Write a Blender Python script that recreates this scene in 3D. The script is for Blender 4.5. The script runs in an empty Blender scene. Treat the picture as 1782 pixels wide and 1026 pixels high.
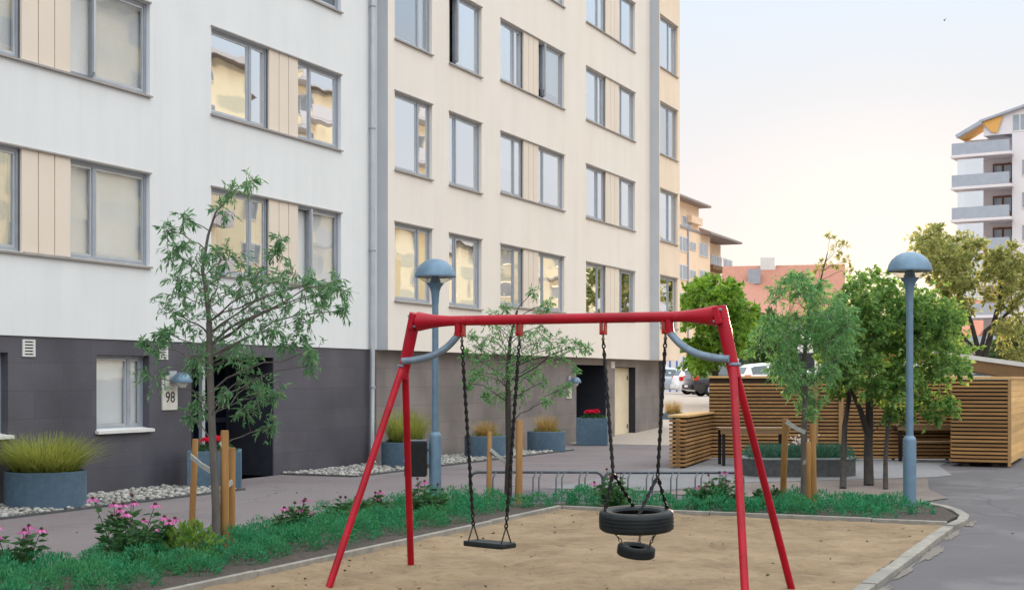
import bpy, math, random
import numpy as np
from mathutils import Vector, Matrix, noise

random.seed(7)
RNG = np.random.default_rng(11)
R = math.radians
scene = bpy.context.scene
COL = scene.collection

# ---------------------------------------------------------------- layout survey
# camera stands at the origin, 1.76 m up; the house fronts run along +Y
F, CX, HY, HC = 2450.0, 891.0, 660.0, 1.76
TH = math.atan((2000 - CX) / F)
ct, st = math.cos(TH), math.sin(TH)


def at(px, py, Z):
    """surveyed point at depth Z"""
    X = (px - CX) / F * Z
    return Vector((ct * X - st * Z, st * X + ct * Z, HC + (HY - py) / F * Z))


def gnd(px, py, z=0.0):
    Z = F * (HC - z) / (py - HY)
    p = at(px, py, Z)
    p.z = z
    return p


def fy(px, x=-14.6):
    r = (px - CX) / F
    return -x * (ct + r * st) / (st - r * ct)


# ---------------------------------------------------------------- scene graph helpers
def tag(o, label=None, cat=None, group=None, kind=None):
    if label: o['label'] = label
    if cat: o['category'] = cat
    if group: o['group'] = group
    if kind: o['kind'] = kind
    return o


def thing(name, loc, label, cat, group=None, rz=0.0):
    o = bpy.data.objects.new(name, None)
    o.empty_display_size = 0.2
    COL.objects.link(o)
    o.location = loc
    o.rotation_euler = (0, 0, rz)
    return tag(o, label, cat, group)


def children(o):
    return [c for c in bpy.data.objects if c.parent == o]


def copy_tree(o, parent=None):
    kids = children(o)
    c = o.copy()
    COL.objects.link(c)
    c.parent = parent
    for k in kids:
        copy_tree(k, c)
    return c


def link_mesh(name, me, mat, parent=None):
    o = bpy.data.objects.new(name, me)
    COL.objects.link(o)
    if mat is not None and not me.materials:
        me.materials.append(mat)
    if parent is not None:
        o.parent = parent
    return o


class MB:
    def __init__(s, off=(0, 0, 0)):
        s.v, s.f, s.off = [], [], Vector(off)

    def add(s, vs, fs):
        n = len(s.v)
        s.v += [Vector(p) for p in vs]
        s.f += [tuple(i + n for i in f) for f in fs]

    def quad(s, a, b, c, d):
        s.add([a, b, c, d], [(0, 1, 2, 3)])

    def box(s, x0, x1, y0, y1, z0, z1):
        if x0 > x1: x0, x1 = x1, x0
        if y0 > y1: y0, y1 = y1, y0
        s.add([(x0, y0, z0), (x1, y0, z0), (x1, y1, z0), (x0, y1, z0),
               (x0, y0, z1), (x1, y0, z1), (x1, y1, z1), (x0, y1, z1)],
              [(0, 3, 2, 1), (4, 5, 6, 7), (0, 1, 5, 4), (1, 2, 6, 5), (2, 3, 7, 6), (3, 0, 4, 7)])

    def obox(s, c, size, rot=None):
        """box centred on c, size, with Matrix rotation"""
        hx, hy, hz = size[0] / 2, size[1] / 2, size[2] / 2
        m = rot if rot is not None else Matrix.Identity(3)
        vs = [Vector(c) + m @ Vector((x, y, z)) for z in (-hz, hz) for x, y in ((-hx, -hy), (hx, -hy), (hx, hy), (-hx, hy))]
        s.add(vs, [(0, 3, 2, 1), (4, 5, 6, 7), (0, 1, 5, 4), (1, 2, 6, 5), (2, 3, 7, 6), (3, 0, 4, 7)])

    def beam(s, a, b, w, h, up=(0, 0, 1)):
        a, b = Vector(a), Vector(b)
        d = (b - a).normalized()
        u = Vector(up)
        sd = d.cross(u).normalized()
        u = sd.cross(d).normalized()
        vs = []
        for p in (a, b):
            for i, j in ((-1, -1), (1, -1), (1, 1), (-1, 1)):
                vs.append(p + sd * (i * w / 2) + u * (j * h / 2))
        s.add(vs, [(3, 2, 1, 0), (4, 5, 6, 7), (0, 1, 5, 4), (1, 2, 6, 5), (2, 3, 7, 6), (3, 0, 4, 7)])

    def tube(s, pts, r, n=10, cap=True):
        pts = [Vector(p) for p in pts]
        if not isinstance(r, (list, tuple)): r = [r] * len(pts)
        rings = []
        t0 = (pts[1] - pts[0]).normalized()
        ref = Vector((0, 0, 1)) if abs(t0.z) < 0.9 else Vector((1, 0, 0))
        u = t0.cross(ref).normalized()
        for i, p in enumerate(pts):
            if i == 0: t = pts[1] - pts[0]
            elif i == len(pts) - 1: t = pts[-1] - pts[-2]
            else: t = (pts[i + 1] - p).normalized() + (p - pts[i - 1]).normalized()
            t = t.normalized()
            u = (u - t * u.dot(t))
            u = u.normalized() if u.length > 1e-6 else t.orthogonal().normalized()
            w = t.cross(u)
            rings.append([p + (u * math.cos(2 * math.pi * k / n) + w * math.sin(2 * math.pi * k / n)) * r[i] for k in range(n)])
        vs = [p for g in rings for p in g]
        fs = []
        for i in range(len(pts) - 1):
            for k in range(n):
                a, b = i * n + k, i * n + (k + 1) % n
                fs.append((a, b, b + n, a + n))
        if cap:
            fs.append(tuple(range(n - 1, -1, -1)))
            fs.append(tuple(range((len(pts) - 1) * n, len(pts) * n)))
        s.add(vs, fs)

    def lathe(s, prof, c=(0, 0, 0), n=28, mtx=None):
        """prof: (r, z) list"""
        c = Vector(c)
        vs, fs = [], []
        for r, z in prof:
            for k in range(n):
                a = 2 * math.pi * k / n
                p = Vector((r * math.cos(a), r * math.sin(a), z))
                if mtx is not None: p = mtx @ p
                vs.append(c + p)
        for i in range(len(prof) - 1):
            for k in range(n):
                a, b = i * n + k, i * n + (k + 1) % n
                fs.append((a, b, b + n, a + n))
        s.add(vs, fs)

    def prism(s, poly, d0, d1, fn):
        """poly in 2d (u, v); fn(u, v, d) -> point"""
        n = len(poly)
        vs = [fn(u, v, d0) for u, v in poly] + [fn(u, v, d1) for u, v in poly]
        fs = [tuple(range(n - 1, -1, -1)), tuple(range(n, 2 * n))]
        for i in range(n):
            j = (i + 1) % n
            fs.append((i, j, j + n, i + n))
        s.add(vs, fs)

    def build(s, name, mat, parent=None, smooth=False, bevel=0.0, seg=2):
        me = bpy.data.meshes.new(name)
        me.from_pydata([tuple(p - s.off) for p in s.v], [], s.f)
        me.validate()
        if smooth:
            me.polygons.foreach_set('use_smooth', [True] * len(me.polygons))
            me.set_sharp_from_angle(angle=R(40))
        o = link_mesh(name, me, mat, parent)
        if bevel:
            b = o.modifiers.new('bevel', 'BEVEL')
            b.width = bevel
            b.segments = seg
            b.limit_method = 'ANGLE'
            b.angle_limit = R(40)
        return o


def np_mesh(name, verts, faces, mat, parent=None, smooth=False):
    """verts (N,3), faces (M,k) arrays"""
    me = bpy.data.meshes.new(name)
    nv, (nf, k) = len(verts), faces.shape
    me.vertices.add(nv)
    me.vertices.foreach_set('co', np.ascontiguousarray(verts, dtype=np.float32).ravel())
    me.loops.add(nf * k)
    me.loops.foreach_set('vertex_index', np.ascontiguousarray(faces, dtype=np.int32).ravel())
    me.polygons.add(nf)
    me.polygons.foreach_set('loop_start', np.arange(0, nf * k, k, dtype=np.int32))
    me.polygons.foreach_set('loop_total', np.full(nf, k, dtype=np.int32))
    if smooth: me.polygons.foreach_set('use_smooth', np.ones(nf, dtype=bool))
    me.update(calc_edges=True)
    me.validate()
    return link_mesh(name, me, mat, parent)


# ---------------------------------------------------------------- materials
def new_mat(name):
    m = bpy.data.materials.new(name)
    m.use_nodes = True
    nt = m.node_tree
    nt.nodes.clear()
    out = nt.nodes.new('ShaderNodeOutputMaterial')
    return m, nt, out


def nd(nt, t, **kw):
    n = nt.nodes.new(t)
    for k, v in kw.items():
        if k.startswith('i_'):
            key = k[2:].replace('_', ' ')
            n.inputs[key].default_value = v
        else:
            setattr(n, k, v)
    return n


def c4(c): return (c[0], c[1], c[2], 1)


def mat_noise(name, c1, c2, scale=5, rough=0.7, bump=0.1, bscale=None, detail=6, metallic=0.0, spec=0.5,
              stretch=(1, 1, 1), c3=None, s3=0.8, coat=0.0, bdist=0.02, lo=0.35, hi=0.65):
    """two colours mixed by noise, optional third coarse stain colour, bump"""
    m, nt, out = new_mat(name)
    L = nt.links.new
    tc = nd(nt, 'ShaderNodeTexCoord')
    mp = nd(nt, 'ShaderNodeMapping')
    mp.inputs['Scale'].default_value = stretch
    L(tc.outputs['Object'], mp.inputs['Vector'])
    n1 = nd(nt, 'ShaderNodeTexNoise')
    n1.inputs['Scale'].default_value = scale
    n1.inputs['Detail'].default_value = detail
    L(mp.outputs[0], n1.inputs['Vector'])
    rp = nd(nt, 'ShaderNodeMapRange')
    rp.inputs['From Min'].default_value = lo
    rp.inputs['From Max'].default_value = hi
    L(n1.outputs['Fac'], rp.inputs['Value'])
    mx = nd(nt, 'ShaderNodeMix', data_type='RGBA')
    mx.inputs['A'].default_value = c4(c1)
    mx.inputs['B'].default_value = c4(c2)
    L(rp.outputs[0], mx.inputs['Factor'])
    col = mx.outputs['Result']
    if c3 is not None:
        n3 = nd(nt, 'ShaderNodeTexNoise')
        n3.inputs['Scale'].default_value = s3
        n3.inputs['Detail'].default_value = 4
        L(mp.outputs[0], n3.inputs['Vector'])
        r3 = nd(nt, 'ShaderNodeMapRange')
        r3.inputs['From Min'].default_value = 0.45
        r3.inputs['From Max'].default_value = 0.75
        L(n3.outputs['Fac'], r3.inputs['Value'])
        m3 = nd(nt, 'ShaderNodeMix', data_type='RGBA')
        m3.inputs['B'].default_value = c4(c3)
        L(col, m3.inputs['A'])
        L(r3.outputs[0], m3.inputs['Factor'])
        col = m3.outputs['Result']
    p = nd(nt, 'ShaderNodeBsdfPrincipled')
    L(col, p.inputs['Base Color'])
    p.inputs['Roughness'].default_value = rough
    p.inputs['Metallic'].default_value = metallic
    p.inputs['Specular IOR Level'].default_value = spec
    p.inputs['Coat Weight'].default_value = coat
    if bump:
        nb = nd(nt, 'ShaderNodeTexNoise')
        nb.inputs['Scale'].default_value = bscale or scale * 3
        nb.inputs['Detail'].default_value = 5
        L(mp.outputs[0], nb.inputs['Vector'])
        b = nd(nt, 'ShaderNodeBump')
        b.inputs['Strength'].default_value = bump
        b.inputs['Distance'].default_value = bdist
        L(nb.outputs['Fac'], b.inputs['Height'])
        L(b.outputs[0], p.inputs['Normal'])
    L(p.outputs[0], out.inputs['Surface'])
    return m


def mat_leaf(name, c1, c2, trans=0.35, rough=0.5, tcol=None, spec=0.25):
    m, nt, out = new_mat(name)
    L = nt.links.new
    g = nd(nt, 'ShaderNodeNewGeometry')
    mx = nd(nt, 'ShaderNodeMix', data_type='RGBA')
    mx.inputs['A'].default_value = c4(c1)
    mx.inputs['B'].default_value = c4(c2)
    L(g.outputs['Random Per Island'], mx.inputs['Factor'])
    p = nd(nt, 'ShaderNodeBsdfPrincipled')
    L(mx.outputs['Result'], p.inputs['Base Color'])
    p.inputs['Roughness'].default_value = rough
    p.inputs['Specular IOR Level'].default_value = spec
    t = nd(nt, 'ShaderNodeBsdfTranslucent')
    hs = nd(nt, 'ShaderNodeHueSaturation')
    hs.inputs['Hue'].default_value = 0.48
    hs.inputs['Saturation'].default_value = 1.1
    hs.inputs['Value'].default_value = 2.0
    L(mx.outputs['Result'], hs.inputs['Color'])
    L(hs.outputs[0], t.inputs['Color'])
    ms = nd(nt, 'ShaderNodeMixShader')
    ms.inputs[0].default_value = trans
    L(p.outputs[0], ms.inputs[1])
    L(t.outputs[0], ms.inputs[2])
    L(ms.outputs[0], out.inputs['Surface'])
    return m


def mat_glass(name, refl=0.4, tint=(0.9, 0.95, 1.0), mxr=0.9):
    m, nt, out = new_mat(name)
    L = nt.links.new
    tr = nd(nt, 'ShaderNodeBsdfTransparent')
    tr.inputs[0].default_value = c4(tint)
    gl = nd(nt, 'ShaderNodeBsdfGlossy')
    gl.inputs['Roughness'].default_value = 0.015
    gl.inputs['Color'].default_value = (0.92, 0.965, 1.0, 1)
    tc = nd(nt, 'ShaderNodeTexCoord')
    nz = nd(nt, 'ShaderNodeTexNoise')
    nz.inputs['Scale'].default_value = 1.3
    nz.inputs['Detail'].default_value = 1
    L(tc.outputs['Object'], nz.inputs['Vector'])
    b = nd(nt, 'ShaderNodeBump')
    b.inputs['Strength'].default_value = 0.12
    b.inputs['Distance'].default_value = 0.02
    L(nz.outputs['Fac'], b.inputs['Height'])
    L(b.outputs[0], gl.inputs['Normal'])
    fr = nd(nt, 'ShaderNodeFresnel')
    fr.inputs['IOR'].default_value = 1.6
    mr = nd(nt, 'ShaderNodeMapRange')
    mr.inputs['From Min'].default_value = 0.05
    mr.inputs['From Max'].default_value = 0.4
    mr.inputs['To Min'].default_value = refl
    mr.inputs['To Max'].default_value = mxr
    L(fr.outputs[0], mr.inputs['Value'])
    ms = nd(nt, 'ShaderNodeMixShader')
    L(mr.outputs[0], ms.inputs[0])
    L(tr.outputs[0], ms.inputs[1])
    L(gl.outputs[0], ms.inputs[2])
    L(ms.outputs[0], out.inputs['Surface'])
    return m


def island_tone(m, lo=0.72, hi=1.2):
    """each separate board or slat of the mesh gets its own tone"""
    nt = m.node_tree
    p = [n for n in nt.nodes if n.type == 'BSDF_PRINCIPLED'][0]
    lk = p.inputs['Base Color'].links[0]
    src = lk.from_socket
    g = nd(nt, 'ShaderNodeNewGeometry')
    mr = nd(nt, 'ShaderNodeMapRange')
    mr.inputs['To Min'].default_value = lo
    mr.inputs['To Max'].default_value = hi
    nt.links.new(g.outputs['Random Per Island'], mr.inputs['Value'])
    sc = nd(nt, 'ShaderNodeVectorMath', operation='SCALE')
    nt.links.new(src, sc.inputs[0])
    nt.links.new(mr.outputs[0], sc.inputs['Scale'])
    nt.links.new(sc.outputs[0], p.inputs['Base Color'])
    return m


def streaks(m, amt=0.10):
    """faint rain streaks and washed patches on a plastered wall"""
    nt = m.node_tree
    p = [n for n in nt.nodes if n.type == 'BSDF_PRINCIPLED'][0]
    src = p.inputs['Base Color'].links[0].from_socket
    tc = nd(nt, 'ShaderNodeTexCoord')
    mp = nd(nt, 'ShaderNodeMapping')
    mp.inputs['Scale'].default_value = (1.5, 1.5, 0.13)
    nt.links.new(tc.outputs['Object'], mp.inputs['Vector'])
    n = nd(nt, 'ShaderNodeTexNoise')
    n.inputs['Scale'].default_value = 1.6
    n.inputs['Detail'].default_value = 7
    n.inputs['Roughness'].default_value = 0.65
    nt.links.new(mp.outputs[0], n.inputs['Vector'])
    mr = nd(nt, 'ShaderNodeMapRange')
    mr.inputs['From Min'].default_value = 0.45
    mr.inputs['From Max'].default_value = 0.8
    mr.inputs['To Min'].default_value = 1.0
    mr.inputs['To Max'].default_value = 1.0 - amt
    nt.links.new(n.outputs['Fac'], mr.inputs['Value'])
    sc = nd(nt, 'ShaderNodeVectorMath', operation='SCALE')
    nt.links.new(src, sc.inputs[0])
    nt.links.new(mr.outputs[0], sc.inputs['Scale'])
    nt.links.new(sc.outputs[0], p.inputs['Base Color'])
    return m


def mat_wood(name, c1, c2, axis='X', rough=0.65):
    s = {'X': (0.6, 9, 9), 'Y': (9, 0.6, 9), 'Z': (9, 9, 0.6)}[axis]
    return island_tone(mat_noise(name, c1, c2, scale=3.0, rough=rough, bump=0.25, bscale=6, stretch=s, c3=tuple(c * 0.75 for c in c1), s3=0.6, bdist=0.004))


def mat_plinth(name, c1, c2, joint):
    """large stone cladding slabs with slab to slab tone and thin joints, running along Y"""
    m, nt, out = new_mat(name)
    L = nt.links.new
    tc = nd(nt, 'ShaderNodeTexCoord')
    sp = nd(nt, 'ShaderNodeSeparateXYZ')
    cb = nd(nt, 'ShaderNodeCombineXYZ')
    L(tc.outputs['Object'], sp.inputs[0])
    L(sp.outputs['Y'], cb.inputs['X'])
    L(sp.outputs['Z'], cb.inputs['Y'])
    bt = nd(nt, 'ShaderNodeTexBrick')
    bt.inputs['Scale'].default_value = 1.0
    bt.inputs['Brick Width'].default_value = 1.2
    bt.inputs['Row Height'].default_value = 0.4
    bt.inputs['Mortar Size'].default_value = 0.004
    bt.inputs['Mortar Smooth'].default_value = 0.3
    bt.inputs['Color1'].default_value = c4(c1)
    bt.inputs['Color2'].default_value = c4(c2)
    bt.inputs['Mortar'].default_value = c4(joint)
    L(cb.outputs[0], bt.inputs['Vector'])
    nz = nd(nt, 'ShaderNodeTexNoise')
    nz.inputs['Scale'].default_value = 55
    nz.inputs['Detail'].default_value = 5
    L(tc.outputs['Object'], nz.inputs['Vector'])
    nz2 = nd(nt, 'ShaderNodeTexNoise')
    nz2.inputs['Scale'].default_value = 1.1
    nz2.inputs['Detail'].default_value = 5
    L(tc.outputs['Object'], nz2.inputs['Vector'])
    ad = nd(nt, 'ShaderNodeMath', operation='ADD')
    L(nz.outputs['Fac'], ad.inputs[0])
    L(nz2.outputs['Fac'], ad.inputs[1])
    mr = nd(nt, 'ShaderNodeMapRange')
    mr.inputs['From Min'].default_value = 0.6
    mr.inputs['From Max'].default_value = 1.4
    mr.inputs['To Min'].default_value = 0.55
    mr.inputs['To Max'].default_value = 1.45
    L(ad.outputs[0], mr.inputs['Value'])
    mul = nd(nt, 'ShaderNodeVectorMath', operation='SCALE')
    L(bt.outputs['Color'], mul.inputs[0])
    L(mr.outputs[0], mul.inputs['Scale'])
    p = nd(nt, 'ShaderNodeBsdfPrincipled')
    p.inputs['Roughness'].default_value = 0.6
    L(mul.outputs[0], p.inputs['Base Color'])
    b = nd(nt, 'ShaderNodeBump')
    b.inputs['Strength'].default_value = 0.25
    b.inputs['Distance'].default_value = 0.004
    L(nz.outputs['Fac'], b.inputs['Height'])
    L(b.outputs[0], p.inputs['Normal'])
    L(p.outputs[0], out.inputs['Surface'])
    return m


M = {}
M['plaster_white'] = mat_noise('plaster_white', (0.735, 0.745, 0.745), (0.71, 0.72, 0.72), scale=1.2, rough=0.9, bump=0.25, bscale=90, bdist=0.004, c3=(0.70, 0.705, 0.705), s3=0.35)
M['plaster_cream_lit'] = mat_noise('plaster_cream_lit', (0.78, 0.715, 0.645), (0.755, 0.69, 0.62), scale=1.2, rough=0.9, bump=0.25, bscale=90, bdist=0.004, c3=(0.775, 0.695, 0.61), s3=0.35)  # cream coat with warm light from the yard mixed into the colour
M['plaster_peach_lit'] = mat_noise('plaster_peach_lit', (0.82, 0.67, 0.52), (0.78, 0.63, 0.48), scale=1.2, rough=0.9, bump=0.2, bscale=90, bdist=0.004)  # reflected evening sun at the far end put into the plaster colour
M['plaster_shaded'] = mat_noise('plaster_shaded', (0.50, 0.52, 0.55), (0.46, 0.48, 0.51), scale=1.5, rough=0.9, bump=0.2, bscale=90, bdist=0.004)  # shade of the step faces painted into the plaster tone
M['plinth_dark'] = mat_plinth('plinth_dark', (0.066, 0.064, 0.080), (0.082, 0.077, 0.093), (0.048, 0.046, 0.056))
M['plinth_warm_lit'] = mat_plinth('plinth_warm_lit', (0.165, 0.145, 0.14), (0.205, 0.175, 0.165), (0.10, 0.09, 0.085))  # same stone as the dark one, with warmer light put into the colour
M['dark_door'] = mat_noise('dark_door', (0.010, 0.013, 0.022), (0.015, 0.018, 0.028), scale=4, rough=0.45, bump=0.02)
M['recess_shade'] = mat_noise('recess_shade', (0.012, 0.015, 0.024), (0.018, 0.021, 0.032), scale=8, rough=0.8, bump=0.05)  # near-black lining that paints in the shade inside the doorways
M['cream_door'] = mat_noise('cream_door', (0.72, 0.62, 0.45), (0.66, 0.56, 0.40), scale=3, rough=0.5, bump=0.02)
M['alu'] = mat_noise('alu', (0.33, 0.36, 0.41), (0.29, 0.32, 0.37), scale=6, rough=0.45, bump=0.02, metallic=0.2)
M['alu_dark'] = mat_noise('alu_dark', (0.10, 0.11, 0.13), (0.08, 0.09, 0.11), scale=6, rough=0.5, bump=0.02)
M['sill'] = mat_noise('sill', (0.36, 0.33, 0.31), (0.30, 0.28, 0.27), scale=5, rough=0.45, bump=0.02, metallic=0.3)
M['panel'] = mat_noise('panel', (0.73, 0.63, 0.53), (0.70, 0.60, 0.50), scale=1.0, rough=0.6, bump=0.02)
M['panel_joint'] = mat_noise('panel_joint', (0.16, 0.12, 0.11), (0.13, 0.10, 0.09), scale=5, rough=0.8, bump=0)
M['glass'] = mat_glass('glass', 0.80)
M['glass_mid'] = mat_glass('glass_mid', 0.50)
M['glass_clear'] = mat_glass('glass_clear', 0.16, (0.98, 0.99, 1.0), 0.5)
M['glass_dark'] = mat_glass('glass_dark', 0.03, (0.5, 0.6, 0.7), 0.25)
M['blind'] = mat_noise('blind', (0.90, 0.90, 0.87), (0.85, 0.85, 0.82), scale=2.0, rough=0.8, bump=0)
M['blind_white'] = mat_noise('blind_white', (0.86, 0.87, 0.86), (0.82, 0.83, 0.82), scale=2, rough=0.9, bump=0)
M['curtain'] = mat_noise('curtain', (0.80, 0.78, 0.74), (0.62, 0.60, 0.56), scale=2.0, rough=0.9, bump=0.5, bscale=4, stretch=(6, 6, 0.15), bdist=0.03)
M['room'] = mat_noise('room', (0.42, 0.38, 0.33), (0.36, 0.33, 0.29), scale=0.6, rough=0.9, bump=0)
M['zinc'] = mat_noise('zinc', (0.50, 0.53, 0.57), (0.44, 0.47, 0.51), scale=4, rough=0.4, bump=0.03, metallic=0.5)
M['white_metal'] = mat_noise('white_metal', (0.66, 0.65, 0.62), (0.6, 0.59, 0.57), scale=5, rough=0.5, bump=0.02)
M['sign_white'] = mat_noise('sign_white', (0.62, 0.60, 0.53), (0.56, 0.54, 0.48), scale=6, rough=0.5, bump=0.02)
M['black_paint'] = mat_noise('black_paint', (0.009, 0.009, 0.011), (0.015, 0.015, 0.017), scale=8, rough=0.5, bump=0.03, spec=0.25)
M['asphalt'] = mat_noise('asphalt', (0.072, 0.066, 0.071), (0.125, 0.114, 0.120), scale=70, rough=0.9, bump=0.5, bscale=110, bdist=0.006, c3=(0.082, 0.074, 0.078), s3=0.5, lo=0.3, hi=0.7)
M['path'] = mat_noise('path', (0.132, 0.112, 0.113), (0.222, 0.188, 0.188), scale=75, rough=0.9, bump=0.5, bscale=110, bdist=0.006, c3=(0.165, 0.13, 0.132), s3=0.45, lo=0.3, hi=0.7)
M['lot'] = mat_noise('lot', (0.40, 0.335, 0.28), (0.35, 0.29, 0.245), scale=3, rough=0.9, bump=0.2)
M['concrete'] = mat_noise('concrete', (0.215, 0.21, 0.215), (0.165, 0.16, 0.165), scale=14, rough=0.85, bump=0.25, bscale=60, bdist=0.004, c3=(0.145, 0.14, 0.14), s3=0.9)
M['kerb'] = mat_noise('kerb', (0.30, 0.275, 0.235), (0.22, 0.205, 0.18), scale=12, rough=0.9, bump=0.4, bscale=50, bdist=0.006, c3=(0.17, 0.165, 0.145), s3=1.6)
M['soil'] = mat_noise('soil', (0.045, 0.034, 0.028), (0.09, 0.068, 0.055), scale=25, rough=1, bump=0.9, bscale=40, bdist=0.03)
M['dirt'] = mat_noise('dirt', (0.17, 0.135, 0.12), (0.24, 0.19, 0.165), scale=30, rough=1, bump=0.6, bscale=60, bdist=0.012, c3=(0.13, 0.105, 0.095), s3=0.8)
M['planter'] = mat_noise('planter', (0.065, 0.115, 0.165), (0.095, 0.15, 0.205), scale=14, rough=0.8, bump=0.2, bscale=50, bdist=0.004, c3=(0.055, 0.10, 0.145), s3=1.5)
M['planter_dark'] = mat_noise('planter_dark', (0.055, 0.058, 0.06), (0.085, 0.088, 0.09), scale=10, rough=0.85, bump=0.3, bscale=40, bdist=0.006)
M['planter_rim'] = mat_noise('planter_rim', (0.30, 0.31, 0.31), (0.24, 0.25, 0.25), scale=10, rough=0.8, bump=0.1)
M['red_paint'] = mat_noise('red_paint', (0.40, 0.003, 0.018), (0.33, 0.002, 0.014), scale=5, rough=0.38, bump=0.04, bscale=140, coat=0.0, spec=0.28, c3=(0.25, 0.003, 0.012), s3=2.5, bdist=0.003)
M['grey_tube'] = mat_noise('grey_tube', (0.20, 0.27, 0.34), (0.15, 0.205, 0.265), scale=20, rough=0.55, bump=0.15, bscale=60, bdist=0.004, metallic=0.3)
M['lamp_grey'] = mat_noise('lamp_grey', (0.15, 0.24, 0.33), (0.125, 0.205, 0.285), scale=10, rough=0.5, bump=0.06, bscale=60, bdist=0.003, metallic=0.25)
M['lamp_glass'] = mat_noise('lamp_glass', (0.72, 0.69, 0.62), (0.62, 0.59, 0.52), scale=7, rough=0.25, bump=0)
M['lamp_clear'] = mat_glass('lamp_clear', 0.06, (0.96, 0.94, 0.88), 0.35)
M['rubber'] = mat_noise('rubber', (0.006, 0.009, 0.011), (0.011, 0.016, 0.019), scale=18, rough=0.6, bump=0.2, bscale=60, bdist=0.004, c3=(0.02, 0.025, 0.026), s3=5, spec=0.3)
M['chain'] = mat_noise('chain', (0.010, 0.010, 0.012), (0.018, 0.017, 0.017), scale=30, rough=0.5, bump=0.1, metallic=0.5)
M['chain_steel'] = mat_noise('chain_steel', (0.16, 0.13, 0.10), (0.10, 0.085, 0.07), scale=40, rough=0.5, bump=0.1, metallic=0.7)
M['hanger'] = mat_noise('hanger', (0.40, 0.02, 0.012), (0.30, 0.014, 0.01), scale=20, rough=0.4, bump=0.08)
M['rack'] = mat_noise('rack', (0.11, 0.125, 0.14), (0.075, 0.085, 0.10), scale=20, rough=0.45, bump=0.05, metallic=0.5)
M['stake'] = mat_wood('stake', (0.36, 0.185, 0.055), (0.26, 0.13, 0.038), 'Z')
M['wood_x'] = mat_wood('wood_x', (0.37, 0.195, 0.066), (0.27, 0.135, 0.044), 'X')
M['wood_y'] = mat_wood('wood_y', (0.72, 0.44, 0.17), (0.64, 0.38, 0.14), 'Y')
M['wood_y_slat'] = mat_wood('wood_y_slat', (0.37, 0.195, 0.066), (0.27, 0.135, 0.044), 'Y')
M['wood_post'] = mat_wood('wood_post', (0.42, 0.25, 0.10), (0.32, 0.18, 0.07), 'Z')
M['wood_dark'] = mat_noise('wood_dark', (0.028, 0.017, 0.010), (0.04, 0.024, 0.014), scale=6, rough=0.9, bump=0.1)
M['table_wood'] = mat_wood('table_wood', (0.26, 0.155, 0.07), (0.19, 0.11, 0.048), 'X')
M['strap'] = mat_noise('strap', (0.42, 0.43, 0.40), (0.33, 0.34, 0.32), scale=20, rough=0.8, bump=0.2)
M['bark'] = mat_noise('bark', (0.085, 0.075, 0.068), (0.13, 0.115, 0.10), scale=14, rough=0.95, bump=0.6, bscale=24, stretch=(1, 1, 0.25), bdist=0.012)
M['bark_dark'] = mat_noise('bark_dark', (0.035, 0.030, 0.027), (0.06, 0.05, 0.044), scale=14, rough=0.95, bump=0.6, bscale=24, stretch=(1, 1, 0.25), bdist=0.012)
M['leaf_pear'] = mat_leaf('leaf_pear', (0.050, 0.145, 0.072), (0.17, 0.30, 0.145), 0.42)
M['leaf_pear_far'] = mat_leaf('leaf_pear_far', (0.062, 0.185, 0.075), (0.20, 0.37, 0.14), 0.45)
M['leaf_maple'] = mat_leaf('leaf_maple', (0.06, 0.155, 0.042), (0.20, 0.31, 0.09), 0.48)
M['leaf_linden'] = mat_leaf('leaf_linden', (0.065, 0.16, 0.025), (0.19, 0.33, 0.06), 0.45)
M['leaf_olive'] = mat_leaf('leaf_olive', (0.12, 0.155, 0.05), (0.30, 0.31, 0.12), 0.55)
M['leaf_hedge'] = mat_leaf('leaf_hedge', (0.03, 0.065, 0.024), (0.075, 0.13, 0.045), 0.35)
M['leaf_cover'] = mat_leaf('leaf_cover', (0.016, 0.125, 0.058), (0.075, 0.31, 0.155), 0.22, spec=0.1)
M['leaf_flower'] = mat_leaf('leaf_flower', (0.022, 0.07, 0.026), (0.06, 0.15, 0.05), 0.3)
M['leaf_lime'] = mat_leaf('leaf_lime', (0.08, 0.16, 0.03), (0.16, 0.27, 0.06), 0.35)
M['grass_tuft'] = mat_leaf('grass_tuft', (0.13, 0.17, 0.035), (0.34, 0.36, 0.10), 0.35)
M['grass_dry'] = mat_leaf('grass_dry', (0.26, 0.19, 0.06), (0.46, 0.34, 0.13), 0.3)
M['lavender'] = mat_leaf('lavender', (0.035, 0.10, 0.07), (0.07, 0.16, 0.11), 0.25)
M['petal_pink'] = mat_leaf('petal_pink', (0.50, 0.10, 0.30), (0.62, 0.22, 0.42), 0.25)
M['petal_red'] = mat_leaf('petal_red', (0.60, 0.01, 0.03), (0.75, 0.03, 0.06), 0.2)
M['petal_white'] = mat_leaf('petal_white', (0.66, 0.56, 0.54), (0.75, 0.68, 0.66), 0.2)
M['cone'] = mat_noise('cone', (0.05, 0.014, 0.018), (0.10, 0.03, 0.02), scale=60, rough=0.9, bump=0.4)
for k_ in ('plaster_white', 'plaster_cream_lit', 'plaster_peach_lit'): streaks(M[k_], .07)
M['pebble'] = None
M['roof_grey'] = mat_noise('roof_grey', (0.30, 0.255, 0.235), (0.25, 0.21, 0.195), scale=3, rough=0.8, bump=0.2)
M['roof_red'] = mat_noise('roof_red', (0.40, 0.175, 0.115), (0.35, 0.15, 0.10), scale=2, rough=0.8, bump=0.4, bscale=4, stretch=(4, 1, 1), bdist=0.05)
M['brick_red'] = mat_noise('brick_red', (0.25, 0.12, 0.08), (0.20, 0.095, 0.065), scale=5, rough=0.9, bump=0.2)
M['house_peach_lit'] = mat_noise('house_peach_lit', (0.84, 0.64, 0.45), (0.80, 0.60, 0.42), scale=1, rough=0.9, bump=0.05)  # orange evening light carried in the wall colour
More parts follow.
